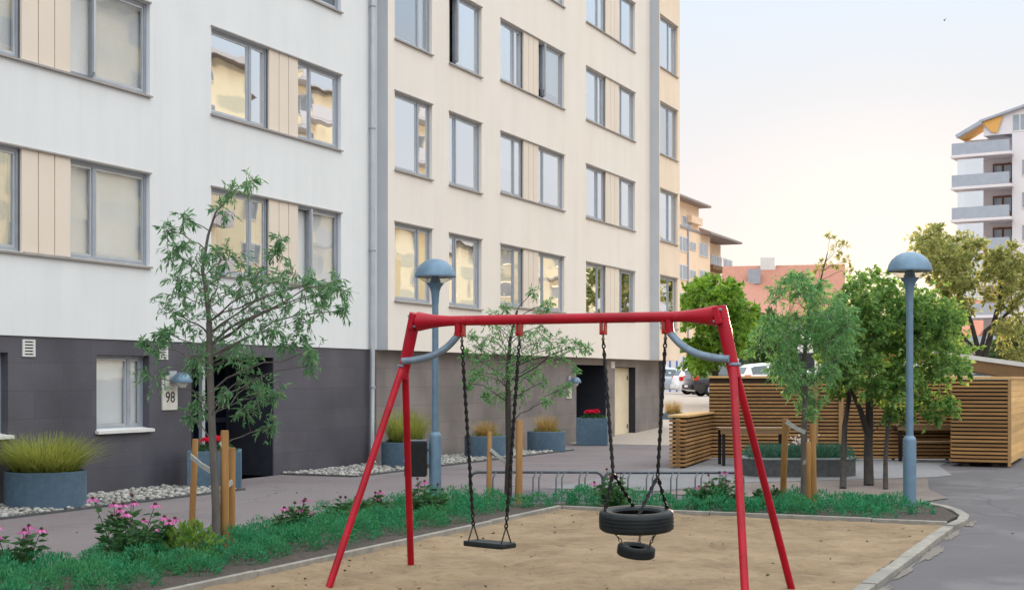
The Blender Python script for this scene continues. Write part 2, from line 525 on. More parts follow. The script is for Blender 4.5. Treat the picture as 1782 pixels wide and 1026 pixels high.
M['house_yellow'] = mat_noise('house_yellow', (0.92, 0.81, 0.58), (0.90, 0.78, 0.54), scale=1, rough=0.9, bump=0.05)
M['tower_white'] = mat_noise('tower_white', (0.72, 0.69, 0.71), (0.68, 0.65, 0.68), scale=0.6, rough=0.9, bump=0.05)
M['tower_orange'] = mat_noise('tower_orange', (0.72, 0.40, 0.12), (0.66, 0.36, 0.10), scale=0.8, rough=0.8, bump=0.05)
M['balcony_grey'] = mat_noise('balcony_grey', (0.36, 0.40, 0.46), (0.32, 0.36, 0.42), scale=2, rough=0.4, bump=0.05)
M['fascia'] = mat_noise('fascia', (0.20, 0.115, 0.05), (0.16, 0.09, 0.04), scale=2, rough=0.8, bump=0.1)
M['car_black'] = mat_noise('car_black', (0.015, 0.016, 0.020), (0.02, 0.021, 0.026), scale=2, rough=0.15, bump=0, coat=0.8)
M['car_white'] = mat_noise('car_white', (0.75, 0.76, 0.78), (0.72, 0.73, 0.75), scale=2, rough=0.2, bump=0, coat=0.8)
M['car_silver'] = mat_noise('car_silver', (0.40, 0.45, 0.50), (0.37, 0.42, 0.47), scale=2, rough=0.25, bump=0, coat=0.8, metallic=0.4)
M['car_glass'] = mat_noise('car_glass', (0.03, 0.05, 0.06), (0.04, 0.06, 0.075), scale=2, rough=0.05, bump=0, spec=0.9)
M['tail_red'] = mat_noise('tail_red', (0.60, 0.03, 0.02), (0.5, 0.02, 0.015), scale=4, rough=0.15, bump=0, coat=0.7)
M['head_lamp'] = mat_noise('head_lamp', (0.7, 0.7, 0.7), (0.6, 0.6, 0.6), scale=4, rough=0.1, bump=0, coat=0.7)
M['blue_paint'] = mat_noise('blue_paint', (0.05, 0.16, 0.42), (0.04, 0.13, 0.36), scale=4, rough=0.5, bump=0)
M['litter'] = mat_leaf('litter', (0.06, 0.045, 0.025), (0.22, 0.15, 0.07), 0.1)
M['bird'] = mat_noise('bird', (0.03, 0.03, 0.035), (0.05, 0.05, 0.055), scale=10, rough=0.8, bump=0)


def mat_pebble():
    m, nt, out = new_mat('pebble')
    L = nt.links.new
    g = nd(nt, 'ShaderNodeNewGeometry')
    rp = nd(nt, 'ShaderNodeValToRGB')
    e = rp.color_ramp.elements
    e[0].color = (0.14, 0.135, 0.13, 1)
    e[1].color = (0.46, 0.44, 0.40, 1)
    a = rp.color_ramp.elements.new(0.4)
    a.color = (0.27, 0.26, 0.24, 1)
    L(g.outputs['Random Per Island'], rp.inputs[0])
    p = nd(nt, 'ShaderNodeBsdfPrincipled')
    p.inputs['Roughness'].default_value = 0.75
    L(rp.outputs[0], p.inputs['Base Color'])
    L(p.outputs[0], out.inputs['Surface'])
    return m


M['pebble'] = mat_pebble()


def overlay(m, kind, col, scale, lo, hi, amt=1.0):
    """mix a second colour in by a noise mask ('noise') or along voronoi edges ('crack')"""
    nt = m.node_tree
    for p in [n for n in nt.nodes if n.type in ('BSDF_PRINCIPLED',)]:
        src = p.inputs['Base Color'].links[0].from_socket
        tc = nd(nt, 'ShaderNodeTexCoord')
        if kind == 'noise':
            n = nd(nt, 'ShaderNodeTexNoise')
            n.inputs['Scale'].default_value = scale
            n.inputs['Detail'].default_value = 8
            n.inputs['Roughness'].default_value = 0.65
            nt.links.new(tc.outputs['Object'], n.inputs['Vector'])
            val = n.outputs['Fac']
        else:
            w = nd(nt, 'ShaderNodeTexNoise')
            w.inputs['Scale'].default_value = scale * 6
            w.inputs['Detail'].default_value = 5
            nt.links.new(tc.outputs['Object'], w.inputs['Vector'])
            mxv = nd(nt, 'ShaderNodeVectorMath', operation='MULTIPLY_ADD')
            mxv.inputs[1].default_value = (.5, .5, .5)
            nt.links.new(w.outputs['Color'], mxv.inputs[0])
            nt.links.new(tc.outputs['Object'], mxv.inputs[2])
            n = nd(nt, 'ShaderNodeTexVoronoi', feature='DISTANCE_TO_EDGE')
            n.inputs['Scale'].default_value = scale
            nt.links.new(mxv.outputs[0], n.inputs['Vector'])
            val = n.outputs['Distance']
        mr = nd(nt, 'ShaderNodeMapRange')
        mr.inputs['From Min'].default_value = lo
        mr.inputs['From Max'].default_value = hi
        mr.inputs['To Min'].default_value = amt if kind == 'crack' else 0.0
        mr.inputs['To Max'].default_value = 0.0 if kind == 'crack' else amt
        nt.links.new(val, mr.inputs['Value'])
        mx = nd(nt, 'ShaderNodeMix', data_type='RGBA')
        mx.inputs['B'].default_value = c4(col)
        nt.links.new(src, mx.inputs['A'])
        nt.links.new(mr.outputs[0], mx.inputs['Factor'])
        nt.links.new(mx.outputs['Result'], p.inputs['Base Color'])


overlay(M['red_paint'], 'noise', (0.16, 0.05, 0.045), 26, .64, .70, .8)
overlay(M['red_paint'], 'noise', (0.45, 0.06, 0.06), 9, .60, .72, .5)
overlay(M['asphalt'], 'noise', (0.155, 0.142, 0.146), .55, .52, .62, .6)
overlay(M['asphalt'], 'crack', (0.045, 0.042, 0.044), .17, .0, .005, .55)
overlay(M['path'], 'noise', (0.125, 0.105, 0.11), .7, .52, .62, .6)
overlay(M['path'], 'crack', (0.07, 0.058, 0.06), .25, .0, .005, .6)
overlay(M['leaf_cover'], 'noise', (0.085, 0.215, 0.075), 1.6, .5, .66, .75)
overlay(M['lamp_grey'], 'noise', (0.09, 0.13, 0.17), 30, .60, .68, .5)


def mat_sand():
    m, nt, out = new_mat('sand')
    L = nt.links.new
    tc = nd(nt, 'ShaderNodeTexCoord')
    p = nd(nt, 'ShaderNodeBsdfPrincipled')
    p.inputs['Roughness'].default_value = 0.95
    n1 = nd(nt, 'ShaderNodeTexNoise'); n1.inputs['Scale'].default_value = 1.3; n1.inputs['Detail'].default_value = 8; n1.inputs['Roughness'].default_value = 0.65
    n2 = nd(nt, 'ShaderNodeTexNoise'); n2.inputs['Scale'].default_value = 130; n2.inputs['Detail'].default_value = 3
    n3 = nd(nt, 'ShaderNodeTexNoise'); n3.inputs['Scale'].default_value = 9; n3.inputs['Detail'].default_value = 6; n3.inputs['Roughness'].default_value = 0.7
    for n in (n1, n2, n3): L(tc.outputs['Object'], n.inputs['Vector'])
    r1 = nd(nt, 'ShaderNodeValToRGB')
    r1.color_ramp.elements[0].position = 0.35
    r1.color_ramp.elements[0].color = (0.205, 0.138, 0.076, 1)
    r1.color_ramp.elements[1].position = 0.62
    r1.color_ramp.elements[1].color = (0.31, 0.218, 0.128, 1)
    L(n1.outputs['Fac'], r1.inputs[0])
    mr = nd(nt, 'ShaderNodeMapRange')
    mr.inputs['From Min'].default_value = 0.25; mr.inputs['From Max'].default_value = 0.75
    mr.inputs['To Min'].default_value = 0.72; mr.inputs['To Max'].default_value = 1.2
    L(n2.outputs['Fac'], mr.inputs['Value'])
    mr3 = nd(nt, 'ShaderNodeMapRange')
    mr3.inputs['From Min'].default_value = 0.3; mr3.inputs['From Max'].default_value = 0.5
    mr3.inputs['To Min'].default_value = 0.72; mr3.inputs['To Max'].default_value = 1.0
    L(n3.outputs['Fac'], mr3.inputs['Value'])
    mu = nd(nt, 'ShaderNodeMath', operation='MULTIPLY')
    L(mr.outputs[0], mu.inputs[0]); L(mr3.outputs[0], mu.inputs[1])
    sc = nd(nt, 'ShaderNodeVectorMath', operation='SCALE')
    L(r1.outputs[0], sc.inputs[0]); L(mu.outputs[0], sc.inputs['Scale'])
    L(sc.outputs[0], p.inputs['Base Color'])
    ad = nd(nt, 'ShaderNodeMath', operation='MULTIPLY_ADD')
    ad.inputs[1].default_value = 3.0
    L(n3.outputs['Fac'], ad.inputs[0]); L(n2.outputs['Fac'], ad.inputs[2])
    b = nd(nt, 'ShaderNodeBump'); b.inputs['Strength'].default_value = 0.6; b.inputs['Distance'].default_value = 0.015
    L(ad.outputs[0], b.inputs['Height'])
    L(b.outputs[0], p.inputs['Normal'])
    L(p.outputs[0], out.inputs['Surface'])
    return m


M['sand'] = mat_sand()

# ---------------------------------------------------------------- camera, sky, sun
cam_d = bpy.data.cameras.new('camera')
cam = bpy.data.objects.new('camera', cam_d)
COL.objects.link(cam)
cam.location = (0, 0, HC)
cam.rotation_euler = (R(90), 0, TH)
cam_d.sensor_width = 36
cam_d.lens = F / 1782 * 36
cam_d.shift_y = (HY - 513) / 1782
cam_d.clip_start = 0.1
cam_d.clip_end = 3000
scene.camera = cam

SUN_EL, SUN_AZ = R(4.0), R(9.7)          # azimuth measured left of +Y
sd = Vector((-math.sin(SUN_AZ) * math.cos(SUN_EL), math.cos(SUN_AZ) * math.cos(SUN_EL), math.sin(SUN_EL)))
sun_d = bpy.data.lights.new('sun', 'SUN')
sun_d.energy = 4.0
sun_d.angle = R(0.5)
sun_d.color = (1.0, 0.70, 0.42)
sun = bpy.data.objects.new('sun', sun_d)
COL.objects.link(sun)
sun.rotation_euler = sd.to_track_quat('Z', 'Y').to_euler()
sun.location = (0, 60, 60)

world = bpy.data.worlds.new('World')
scene.world = world
world.use_nodes = True
nt = world.node_tree
nt.nodes.clear()
L = nt.links.new
wo = nt.nodes.new('ShaderNodeOutputWorld')
bg = nt.nodes.new('ShaderNodeBackground')
bg.inputs['Strength'].default_value = 0.10
sky = nt.nodes.new('ShaderNodeTexSky')
sky.sky_type = 'NISHITA'
sky.sun_disc = False
sky.sun_elevation = SUN_EL
sky.sun_rotation = -SUN_AZ
sky.air_density = 1.0
sky.dust_density = 1.0
sky.ozone_density = 1.0
# thin bright high veil over the evening sky: pale near the horizon, bluer and brighter overhead
tcw = nt.nodes.new('ShaderNodeTexCoord')
sx = nt.nodes.new('ShaderNodeSeparateXYZ')
L(tcw.outputs['Generated'], sx.inputs[0])
rampz = nt.nodes.new('ShaderNodeValToRGB')
el = rampz.color_ramp.elements
el[0].position = 0.0
el[0].color = (0.300, 0.283, 0.283, 1)
el[1].position = 1.0
el[1].color = (0.86, 0.95, 1.0, 1)
for pos, c in ((0.06, (0.322, 0.312, 0.316)), (0.14, (0.325, 0.319, 0.330)), (0.20, (0.305, 0.318, 0.338)), (0.27, (0.29, 0.33, 0.38)), (0.5, (0.91, 0.925, 0.94))):
    e = rampz.color_ramp.elements.new(pos)
    e.color = c4(c)
L(sx.outputs['Z'], rampz.inputs[0])
veil = nt.nodes.new('ShaderNodeVectorMath')
veil.operation = 'SCALE'
veil.inputs['Scale'].default_value = 19.0
L(rampz.outputs[0], veil.inputs[0])
mixw = nt.nodes.new('ShaderNodeMix')
mixw.data_type = 'RGBA'
mixw.inputs['Factor'].default_value = 0.965
L(sky.outputs[0], mixw.inputs['A'])
L(veil.outputs[0], mixw.inputs['B'])
dotn = nt.nodes.new('ShaderNodeVectorMath')
dotn.operation = 'DOT_PRODUCT'
gd = Vector((-math.sin(R(9.7)), math.cos(R(9.7)), math.tan(R(2.6)))).normalized()
dotn.inputs[1].default_value = gd
nrm_ = nt.nodes.new('ShaderNodeVectorMath')
nrm_.operation = 'NORMALIZE'
L(tcw.outputs['Generated'], nrm_.inputs[0])
L(nrm_.outputs[0], dotn.inputs[0])
mxd = nt.nodes.new('ShaderNodeMath'); mxd.operation = 'MAXIMUM'; mxd.inputs[1].default_value = 0.0
L(dotn.outputs['Value'], mxd.inputs[0])
pw = nt.nodes.new('ShaderNodeMath'); pw.operation = 'POWER'; pw.inputs[1].default_value = 260.0
L(mxd.outputs[0], pw.inputs[0])
glow = nt.nodes.new('ShaderNodeVectorMath'); glow.operation = 'SCALE'
glow.inputs[0].default_value = (2.6, 1.8, 0.5)
L(pw.outputs[0], glow.inputs['Scale'])
addw = nt.nodes.new('ShaderNodeVectorMath'); addw.operation = 'ADD'
L(mixw.outputs['Result'], addw.inputs[0])
L(glow.outputs[0], addw.inputs[1])
L(addw.outputs[0], bg.inputs['Color'])
L(bg.outputs[0], wo.inputs['Surface'])

scene.view_settings.view_transform = 'Standard'
scene.view_settings.look = 'None'
scene.view_settings.exposure = 0.54
scene.view_settings.gamma = 1.0

# ---------------------------------------------------------------- ground
ZL = 0.95                                   # level of the car park beyond


def terrain(y):
    if y < 36: return 0.0
    if y > 64: return ZL
    t = (y - 36) / 28
    return ZL * t * t * (3 - 2 * t)


ysr = [-40, 0, 10, 20, 30, 36] + [36 + 28 * i / 10 for i in range(1, 11)] + [90, 150, 400, 1500]
xsr = [-900, -200, -60, -30, -14, 0, 14, 30, 60, 200, 900]
b = MB()
vs = [(x, y, terrain(y)) for y in ysr for x in xsr]
nx = len(xsr)
b.add(vs, [(j * nx + i, j * nx + i + 1, (j + 1) * nx + i + 1, (j + 1) * nx + i) for j in range(len(ysr) - 1) for i in range(nx - 1)])
tag(b.build('ground', M['asphalt'], smooth=True), kind='structure')


def sheet(name, mat, poly, z, kind='structure'):
    b = MB()
    b.add([(x, y, z) for x, y in poly], [tuple(range(len(poly)))])
    return tag(b.build(name, mat), kind=kind)


PATH_X0, PATH_X1 = -14.6, -9.3
sheet('path', M['path'], [(-14.6, -6), (-9.2, -6), (-9.2, 18.6), (-8.9, 20.8), (-8.9, 35.9), (-14.6, 35.9)], 0.004)
b = MB()
for y0, y1 in zip(ysr[5:-3], ysr[6:-2]):
    b.quad((-40, y0, terrain(y0) + 0.006), (-2.8, y0, terrain(y0) + 0.006), (-2.8, y1, terrain(y1) + 0.006), (-40, y1, terrain(y1) + 0.006))
tag(b.build('car_park', M['lot'], smooth=True), kind='structure')
sheet('concrete_paving', M['concrete'], [(-8.88, 20.9), (-7.0, 21.2), (-6.4, 23.4), (-3.5, 26.2), (-3.3, 26.9), (-3.9, 29.7), (-3.9, 33), (-8.88, 33)], 0.008)
sheet('dirt_patch', M['dirt'], [(-6.99, 20.6), (-3.1, 20.4), (-2.7, 21.6), (-3.2, 23.2), (-3.6, 25.9), (-6.3, 23.35), (-6.9, 21.2)], 0.012)
# planting bed, L shaped
BED = [(-9.3, 4.0), (-7.1, 4.0), (-7.1, 17.2), (-2.25, 17.2), (-2.2, 18.4), (-2.5, 19.5), (-2.9, 19.8), (-4.0, 19.3), (-7.2, 18.0), (-8.9, 17.6), (-9.3, 17.3)]
b = MB()
b.add([(x, y, 0.05) for x, y in BED] + [(x, y, -0.02) for x, y in BED],
      [tuple(range(len(BED)))] + [((i + 1) % len(BED), i, i + len(BED), (i + 1) % len(BED) + len(BED)) for i in range(len(BED))])
tag(b.build('planting_bed', M['soil']), kind='structure')
# sand, gently trodden
SX0, SX1, SY0, SY1 = -7.03, -2.2, 3.0, 17.1
nxs, nys = 120, 340
xs = np.linspace(SX0, SX1, nxs)
ys = np.linspace(SY0, SY1, nys)
vv = []
DENTS = [(random.uniform(-6.8, -2.4), random.uniform(9.2, 16.9), random.uniform(0, 3.14)) for _ in range(300)]
dn = np.array(DENTS)
for y in ys:
    for x in xs:
        e = min((x - SX0), (SX1 - x) * 1.2, (SY1 - y)) / 0.5
        e = max(0, min(1, e))
        h = noise.fractal(Vector((x * 1.5, y * 1.5, 0)), 0.9, 2.1, 5) * 0.018 + noise.noise(Vector((x * 6, y * 6, 3))) * 0.007
        for hx_, hy_, hd in ((-5.1, 11.0, .042), (-3.8, 10.9, .048)):        # hollows scuffed out under the swings
            q2 = ((x - hx_) / .42) ** 2 + ((y - hy_) / .95) ** 2
            h -= hd * math.exp(-q2) - hd * .35 * math.exp(-(q2 - 1.8) ** 2 / .6)
        if y > 9:
            ca, sa = np.cos(dn[:, 2]), np.sin(dn[:, 2])
            du, dv = (x - dn[:, 0]) * ca + (y - dn[:, 1]) * sa, -(x - dn[:, 0]) * sa + (y - dn[:, 1]) * ca
            h -= float((.028 * np.exp(-(du / .13) ** 2 - (dv / .06) ** 2)).sum())
        vv.append((x, y, max(0.008, 0.052 + h - 0.012 * e + (1 - e) * 0.004)))
vv = np.array(vv)
ii, jj = np.meshgrid(np.arange(nxs - 1), np.arange(nys - 1))
a = (jj * nxs + ii).ravel()
ff = np.stack([a, a + 1, a + nxs + 1, a + nxs], 1)
tag(np_mesh('sand', vv, ff, M['sand'], smooth=True), kind='structure')
# kerbs of the sand pit
b = MB()
y = 3.0
while y < 17.0:
    y1 = min(y + 2.4, 17.14)
    b.box(-7.095 + random.uniform(-.004, .004), -7.03, y, y1 - 0.006, -0.05, 0.105 + random.uniform(-.004, .004))
    y = y1
x = -7.03
while x < -2.3:
    x1 = min(x + 2.0, -2.16)
    b.box(x + 0.003, x1 - 0.006, 17.12, 17.2 + random.uniform(-.004, .004), -0.05, 0.10 + random.uniform(-.005, .005))
    x = x1
tag(b.build('sand_pit_kerb', M['kerb'], bevel=0.006), kind='structure')
b = MB()
y = 3.0
while y < 17.1:
    y1 = min(y + 1.0, 17.12)
    b.box(-2.21, -2.08 + random.uniform(-.006, .006), y, y1 - 0.01, -0.05, 0.055 + random.uniform(-.006, .004))
    y = y1
pts = [(-2.13, 17.18), (-2.08, 17.9), (-2.12, 18.5), (-2.3, 19.2), (-2.55, 19.8), (-2.95, 20.3)]
for (xa, ya), (xb, yb) in zip(pts, pts[1:]):
    b.beam((xa, ya, 0.0), (xb, yb, 0.0), 0.12, 0.12)
tag(b.build('flush_kerb', M['kerb'], bevel=0.006), kind='structure')
# sand carried over the kerb
def blob(cx, cy, rx, ry, z, n=48, seed=0):
    return [(cx + rx * math.cos(2 * math.pi * k / n) * (1 + .9 * noise.noise(Vector((math.cos(2 * math.pi * k / n) * 2, math.sin(2 * math.pi * k / n) * 2, seed)))),
             cy + ry * math.sin(2 * math.pi * k / n) * (1 + .9 * noise.noise(Vector((math.cos(2 * math.pi * k / n) * 2, math.sin(2 * math.pi * k / n) * 2, seed + 5)))), z) for k in range(n)]
b = MB()
for k, (cx, cy, rx, ry) in enumerate([(-2.02, 16.5, .05, .6), (-2.0, 14.8, .07, .6), (-2.03, 13.2, .04, .5), (-2.02, 11.9, .05, .35), (-1.97, 17.9, .05, .4)]):
    p = blob(cx, cy, rx, ry, 0.006 + 0.0006 * k, seed=k * 3.1)
    b.add(p, [tuple(range(len(p)))])
M['spill'] = mat_noise('spill', (0.20, 0.175, 0.145), (0.13, 0.115, 0.105), scale=18, rough=1, bump=0.3)
tag(b.build('spilled_sand', M['spill']), kind='stuff')
# gravel strips along the wall: bed sheet, steel edging and pebbles
DOOR98 = (fy(333), fy(476))
YSTEP = fy(655)
G1 = (-6.0, DOOR98[0] - 0.0)
GRAVEL = [(G1[0], fy(415, -13.2), -14.6, -13.15), (fy(492), fy(985, -13.2), -14.6, -13.05), (fy(1110), fy(1166), -14.6, -13.4)]
b = MB()
for (y0, y1, x0, x1) in GRAVEL:
    b.quad((x0, y0, 0.009), (x1, y0, 0.009), (x1, y1, 0.009), (x0, y1, 0.009))
tag(b.build('gravel_bed', M['dirt']), kind='structure')
b = MB()
for (y0, y1, x0, x1) in GRAVEL:
    b.box(x1, x1 + 0.05, y0, y1 + 0.05, -0.02, 0.035)
    b.box(x0 + 0.01, x1, y1, y1 + 0.05, -0.02, 0.034)
    b.box(x0 + 0.01, x1, y0 - 0.05, y0, -0.02, 0.034)
tag(b.build('gravel_edging', M['planter_dark']), kind='structure')


def ico():
    t = (1 + 5 ** .5) / 2
    v = np.array([(-1, t, 0), (1, t, 0), (-1, -t, 0), (1, -t, 0), (0, -1, t), (0, 1, t), (0, -1, -t), (0, 1, -t), (t, 0, -1), (t, 0, 1), (-t, 0, -1), (-t, 0, 1)], float)
    v /= np.linalg.norm(v[0])
    f = np.array([(0, 11, 5), (0, 5, 1), (0, 1, 7), (0, 7, 10), (0, 10, 11), (1, 5, 9), (5, 11, 4), (11, 10, 2), (10, 7, 6), (7, 1, 8), (3, 9, 4), (3, 4, 2), (3, 2, 6), (3, 6, 8), (3, 8, 9), (4, 9, 5), (2, 4, 11), (6, 2, 10), (8, 6, 7), (9, 8, 1)])
    return v, f


iv, if_ = ico()
allv, allf, nvx = [], [], 0
for (y0, y1, x0, x1) in GRAVEL:
    y0v = max(y0, 11.0)
    n = int((y1 - y0v) * (x1 - x0) * 210)
    for k in range(n):
        s = RNG.uniform(0.022, 0.05)
        sc = np.array([s * RNG.uniform(.8, 1.3), s * RNG.uniform(.8, 1.3), s * RNG.uniform(.5, .8)])
        v = iv * (1 + RNG.uniform(-.18, .18, (12, 1))) * sc
        a = RNG.uniform(0, 6.28)
        c_, s_ = math.cos(a), math.sin(a)
        v = np.stack([v[:, 0] * c_ - v[:, 1] * s_, v[:, 0] * s_ + v[:, 1] * c_, v[:, 2]], 1)
        v += np.array([RNG.uniform(x0 + .03, x1 - .01), RNG.uniform(y0v, y1 - .02), 0.012 + RNG.uniform(0.0, .035)])
        allv.append(v)
        allf.append(if_ + nvx)
        nvx += 12
tag(np_mesh('gravel', np.concatenate(allv), np.concatenate(allf), M['pebble'], smooth=True), kind='stuff')

# ---------------------------------------------------------------- apartment building
XL, XR, XE, XP = -14.58, -14.33, -14.02, -14.6
YB0 = -6.0
YS1 = fy(655)                     # first step
YS2 = fy(1131, XR)                # second step
YEND = fy(1183, XE)
ZP = 2.38
ROW0, PITCH = 5.04, 2.73
ZTOP = 20.2
BO = Vector((XP, 24, 0))
bld = thing('apartment_building', BO, 'long pale plastered apartment building with dark stone ground floor and rows of windows', 'apartment building')


def bpart(b, name, mat, parent=None, **kw):
    """builds a mesh modelled in world coordinates as a child of the building"""
    b.off = BO
    return b.build(name, mat, parent or bld, **kw)


def wall_grid(b, x, y0, y1, z0, z1, ops):
    ysx = sorted({y0, y1} | {o[0] for o in ops} | {o[1] for o in ops})
    zsx = sorted({z0, z1} | {o[2] for o in ops} | {o[3] for o in ops})
    for ya, yb in zip(ysx, ysx[1:]):
        for za, zb in zip(zsx, zsx[1:]):
            ym, zm = (ya + yb) / 2, (za + zb) / 2
            if any(o[0] < ym < o[1] and o[2] < zm < o[3] for o in ops): continue
            b.quad((x, ya, za), (x, yb, za), (x, yb, zb), (x, ya, zb))
    for (ya, yb, za, zb, d) in ops:
        b.quad((x, ya, za), (x, ya, zb), (x - d, ya, zb), (x - d, ya, za))
        b.quad((x, yb, zb), (x, yb, za), (x - d, yb, za), (x - d, yb, zb))
        b.quad((x, ya, zb), (x, yb, zb), (x - d, yb, zb), (x - d, ya, zb))
        b.quad((x, yb, za), (x, ya, za), (x - d, ya, za), (x - d, yb, za))


DEP = 0.13


def make_window(x, ya, yb, za, zb, split, cover, ajar=None, glass='glass', sill=True, dep=DEP):
    """window in the wall plane x; split = where the mullion stands (0..1) or None"""
    xf = x - dep
    fw = 0.055
    b = MB()
    b.box(xf, xf + 0.06, ya, yb, za, za + fw)
    b.box(xf, xf + 0.06, ya, yb, zb - fw, zb)
    b.box(xf, xf + 0.06, ya, ya + fw, za + fw, zb - fw)
    b.box(xf, xf + 0.06, yb - fw, yb, za + fw, zb - fw)
    cells = [(ya + fw, yb - fw)]
    if split:
        ym = ya + (yb - ya) * split
        b.box(xf, xf + 0.06, ym - 0.035, ym + 0.035, za + fw, zb - fw)
        cells = [(ya + fw, ym - 0.035), (ym + 0.035, yb - fw)]
    w = bpart(b, 'window', M['alu'])
    g, s = MB(), MB()
    for k, (c0, c1) in enumerate(cells):
        sw = 0.035
        z0, z1 = za + fw, zb - fw
        if ajar == k:                       # this sash stands open outward
            hinge = Vector((xf + 0.05, c1, 0))
            ang = R(62)
            dy = -(c1 - c0)
            e = Vector((math.sin(ang) * -dy * 0.55, dy * math.cos(ang) - 0.0, 0))
            p0, p1 = hinge, hinge + e
            s.beam((p0.x, p0.y, z0 + .02), (p1.x, p1.y, z0 + .02), .04, .04)
            s.beam((p0.x, p0.y, z1 - .02), (p1.x, p1.y, z1 - .02), .04, .04)
            s.beam((p1.x, p1.y, z0), (p1.x, p1.y, z1), .04, .04, (1, 0, 0))
            g.quad((p0.x, p0.y, z0 + .04), (p1.x, p1.y, z0 + .04), (p1.x, p1.y, z1 - .04), (p0.x, p0.y, z1 - .04))
            continue
        s.box(xf + 0.012, xf + 0.045, c0, c1, z0, z0 + sw)
        s.box(xf + 0.012, xf + 0.045, c0, c1, z1 - sw, z1)
        s.box(xf + 0.012, xf + 0.045, c0, c0 + sw, z0 + sw, z1 - sw)
        s.box(xf + 0.012, xf + 0.045, c1 - sw, c1, z0 + sw, z1 - sw)
        t = random.uniform(-.011, .011)
        g.quad((xf + .03 + t, c0 + sw, z0 + sw), (xf + .03 - t, c1 - sw, z0 + sw), (xf + .03 - t, c1 - sw, z1 - sw), (xf + .03 + t, c0 + sw, z1 - sw))
    bpart(s, 'sash', M['zinc'], w)
    bpart(g, 'pane', M[glass], w)
    if sill:
        b = MB()
        b.prism([(x - dep, za + 0.012), (x + 0.05, za - 0.012), (x + 0.05, za - 0.042), (x + 0.04, za - 0.042), (x - dep, za - 0.012)], ya - 0.02, yb + 0.02, lambda u, v, d: (u, d, v))
        bpart(b, 'sill', M['sill'], w)
        b = MB()
        b.box(x + 0.002, x + 0.03, ya - 0.02, yb + 0.02, zb + 0.004, zb + 0.028)
        bpart(b, 'head_flashing', M['sill'], w)
    kind, amt = cover
    if kind == 'blind':
        b = MB()
        zt = zb - fw
        z = zt
        zlo = zb - (zb - za) * amt
        while z > zlo:
            b.add([(xf - .045, ya + .03, z), (xf - .03, ya + .03, z - .032), (xf - .03, yb - .03, z - .032), (xf - .045, yb - .03, z)], [(0, 1, 2, 3)])
            z -= 0.028
        bpart(b, 'blind', M['blind'], w)
    elif kind == 'curtain':
        b = MB()
        segs = [(ya, ya + (yb - ya) * amt * 0.5), (yb - (yb - ya) * amt * 0.5, yb)] if amt < 0.95 else [(ya, yb)]
        for s0, s1 in segs:
            n = max(6, int((s1 - s0) / 0.02))
            v = []
            for i in range(n + 1):
                yy = s0 + (s1 - s0) * i / n
                off = xf - .12 + .025 * math.sin(i * .9 + s0)
                v += [(off, yy, za + .03), (off, yy, zb - .02)]
            b.add(v, [(2 * i, 2 * i + 2, 2 * i + 3, 2 * i + 1) for i in range(n)])
        bpart(b, 'curtain', M['curtain'], w, smooth=True)
    elif kind == 'roller':
        b = MB()
        b.box(xf - .025, xf - .02, ya + .03, yb - .03, zb - (zb - za) * amt, zb - .02)
        b.box(xf - .03, xf - .014, ya + .03, yb - .03, zb - (zb - za) * amt - .02, zb - (zb - za) * amt)
        bpart(b, 'blind', M['blind_white'], w)
    return w


def make_panel(x, ya, yb, za, zb):
    b = MB()
    n = 3
    wd = (yb - ya) / n
    for i in range(n):
        b.box(x - 0.05, x - 0.012, ya + i * wd + (0.009 if i else 0), ya + (i + 1) * wd - (0.009 if i < n - 1 else 0), za, zb)
    p = bpart(b, 'cladding_panel', M['panel'])
    b = MB()
    b.quad((x - .05, ya, za), (x - .05, yb, za), (x - .05, yb, zb), (x - .05, ya, zb))
    bpart(b, 'joint', M['panel_joint'], p)
    b = MB()
    b.prism([(x - 0.012, za + 0.012), (x + 0.05, za - 0.012), (x + 0.05, za - 0.042), (x + 0.04, za - 0.042), (x - .05, za - 0.012)], ya + 0.021, yb - 0.021, lambda u, v, d: (u, d, v))
    bpart(b, 'sill', M['sill'], p)
    b = MB()
    b.box(x + 0.002, x + 0.03, ya + .021, yb - .021, zb + 0.004, zb + 0.028)
    bpart(b, 'head_flashing', M['sill'], p)


COVERS = [('curtain', 0.5), ('none', 0), ('blind', 0.45), ('curtain', 0.9), ('none', 0), ('roller', 0.3), ('curtain', 0.4), ('none', 0), ('blind', 0.8), ('roller', 0.55), ('curtain', 0.6), ('none', 0)]
cov = 0


def cover():
    global cov
    cov += 1
    return COVERS[(cov * 5 + cov // 12) % len(COVERS)]


opsL, opsR, opsE = [], [], []
panels, wins = [], []
HU, HT = 1.467, 1.62
u1 = (fy(37) - 1.75, fy(37), fy(122), fy(259))
u2 = (fy(366), fy(468), fy(518), fy(592))
for r in range(4):
    zt = ROW0 + r * PITCH
    for ui, (a, b_, c, d) in enumerate((u1, u2)):
        opsL.append((a, d, zt - HU, zt, DEP))
        special = {(0, 1, 1): ('blind', .95, 0), (0, 1, 0): ('curtain', .5, None), (1, 0, 1): ('blind', .98, 0), (0, 0, 1): ('blind', 1.0, None),
                   (0, 0, 0): ('curtain', 1, None), (1, 0, 0): ('blind', 1, None), (1, 1, 0): ('none', 0, None), (1, 1, 1): ('none', 0, None)}
        for wi, (wa, wb, sp) in enumerate(((a, b_, .70), (c, d, .32))):
            s = special.get((r, ui, wi))
            cv, aj = ((s[0], s[1]), s[2]) if s else (cover(), None)
            wins.append((XL, wa, wb, zt - HU, zt, sp, cv, aj))
        panels.append((XL, b_, c, zt - HU, zt))
rA = (fy(687, XR), fy(752, XR)); rB = (fy(781.5, XR), fy(838, XR))
rC = (fy(871, XR), fy(912, XR), fy(938, XR), fy(982, XR)); rD = (fy(1020, XR), fy(1055, XR), fy(1078, XR), fy(1105, XR))
rE = (fy(1149, XE), fy(1179, XE))
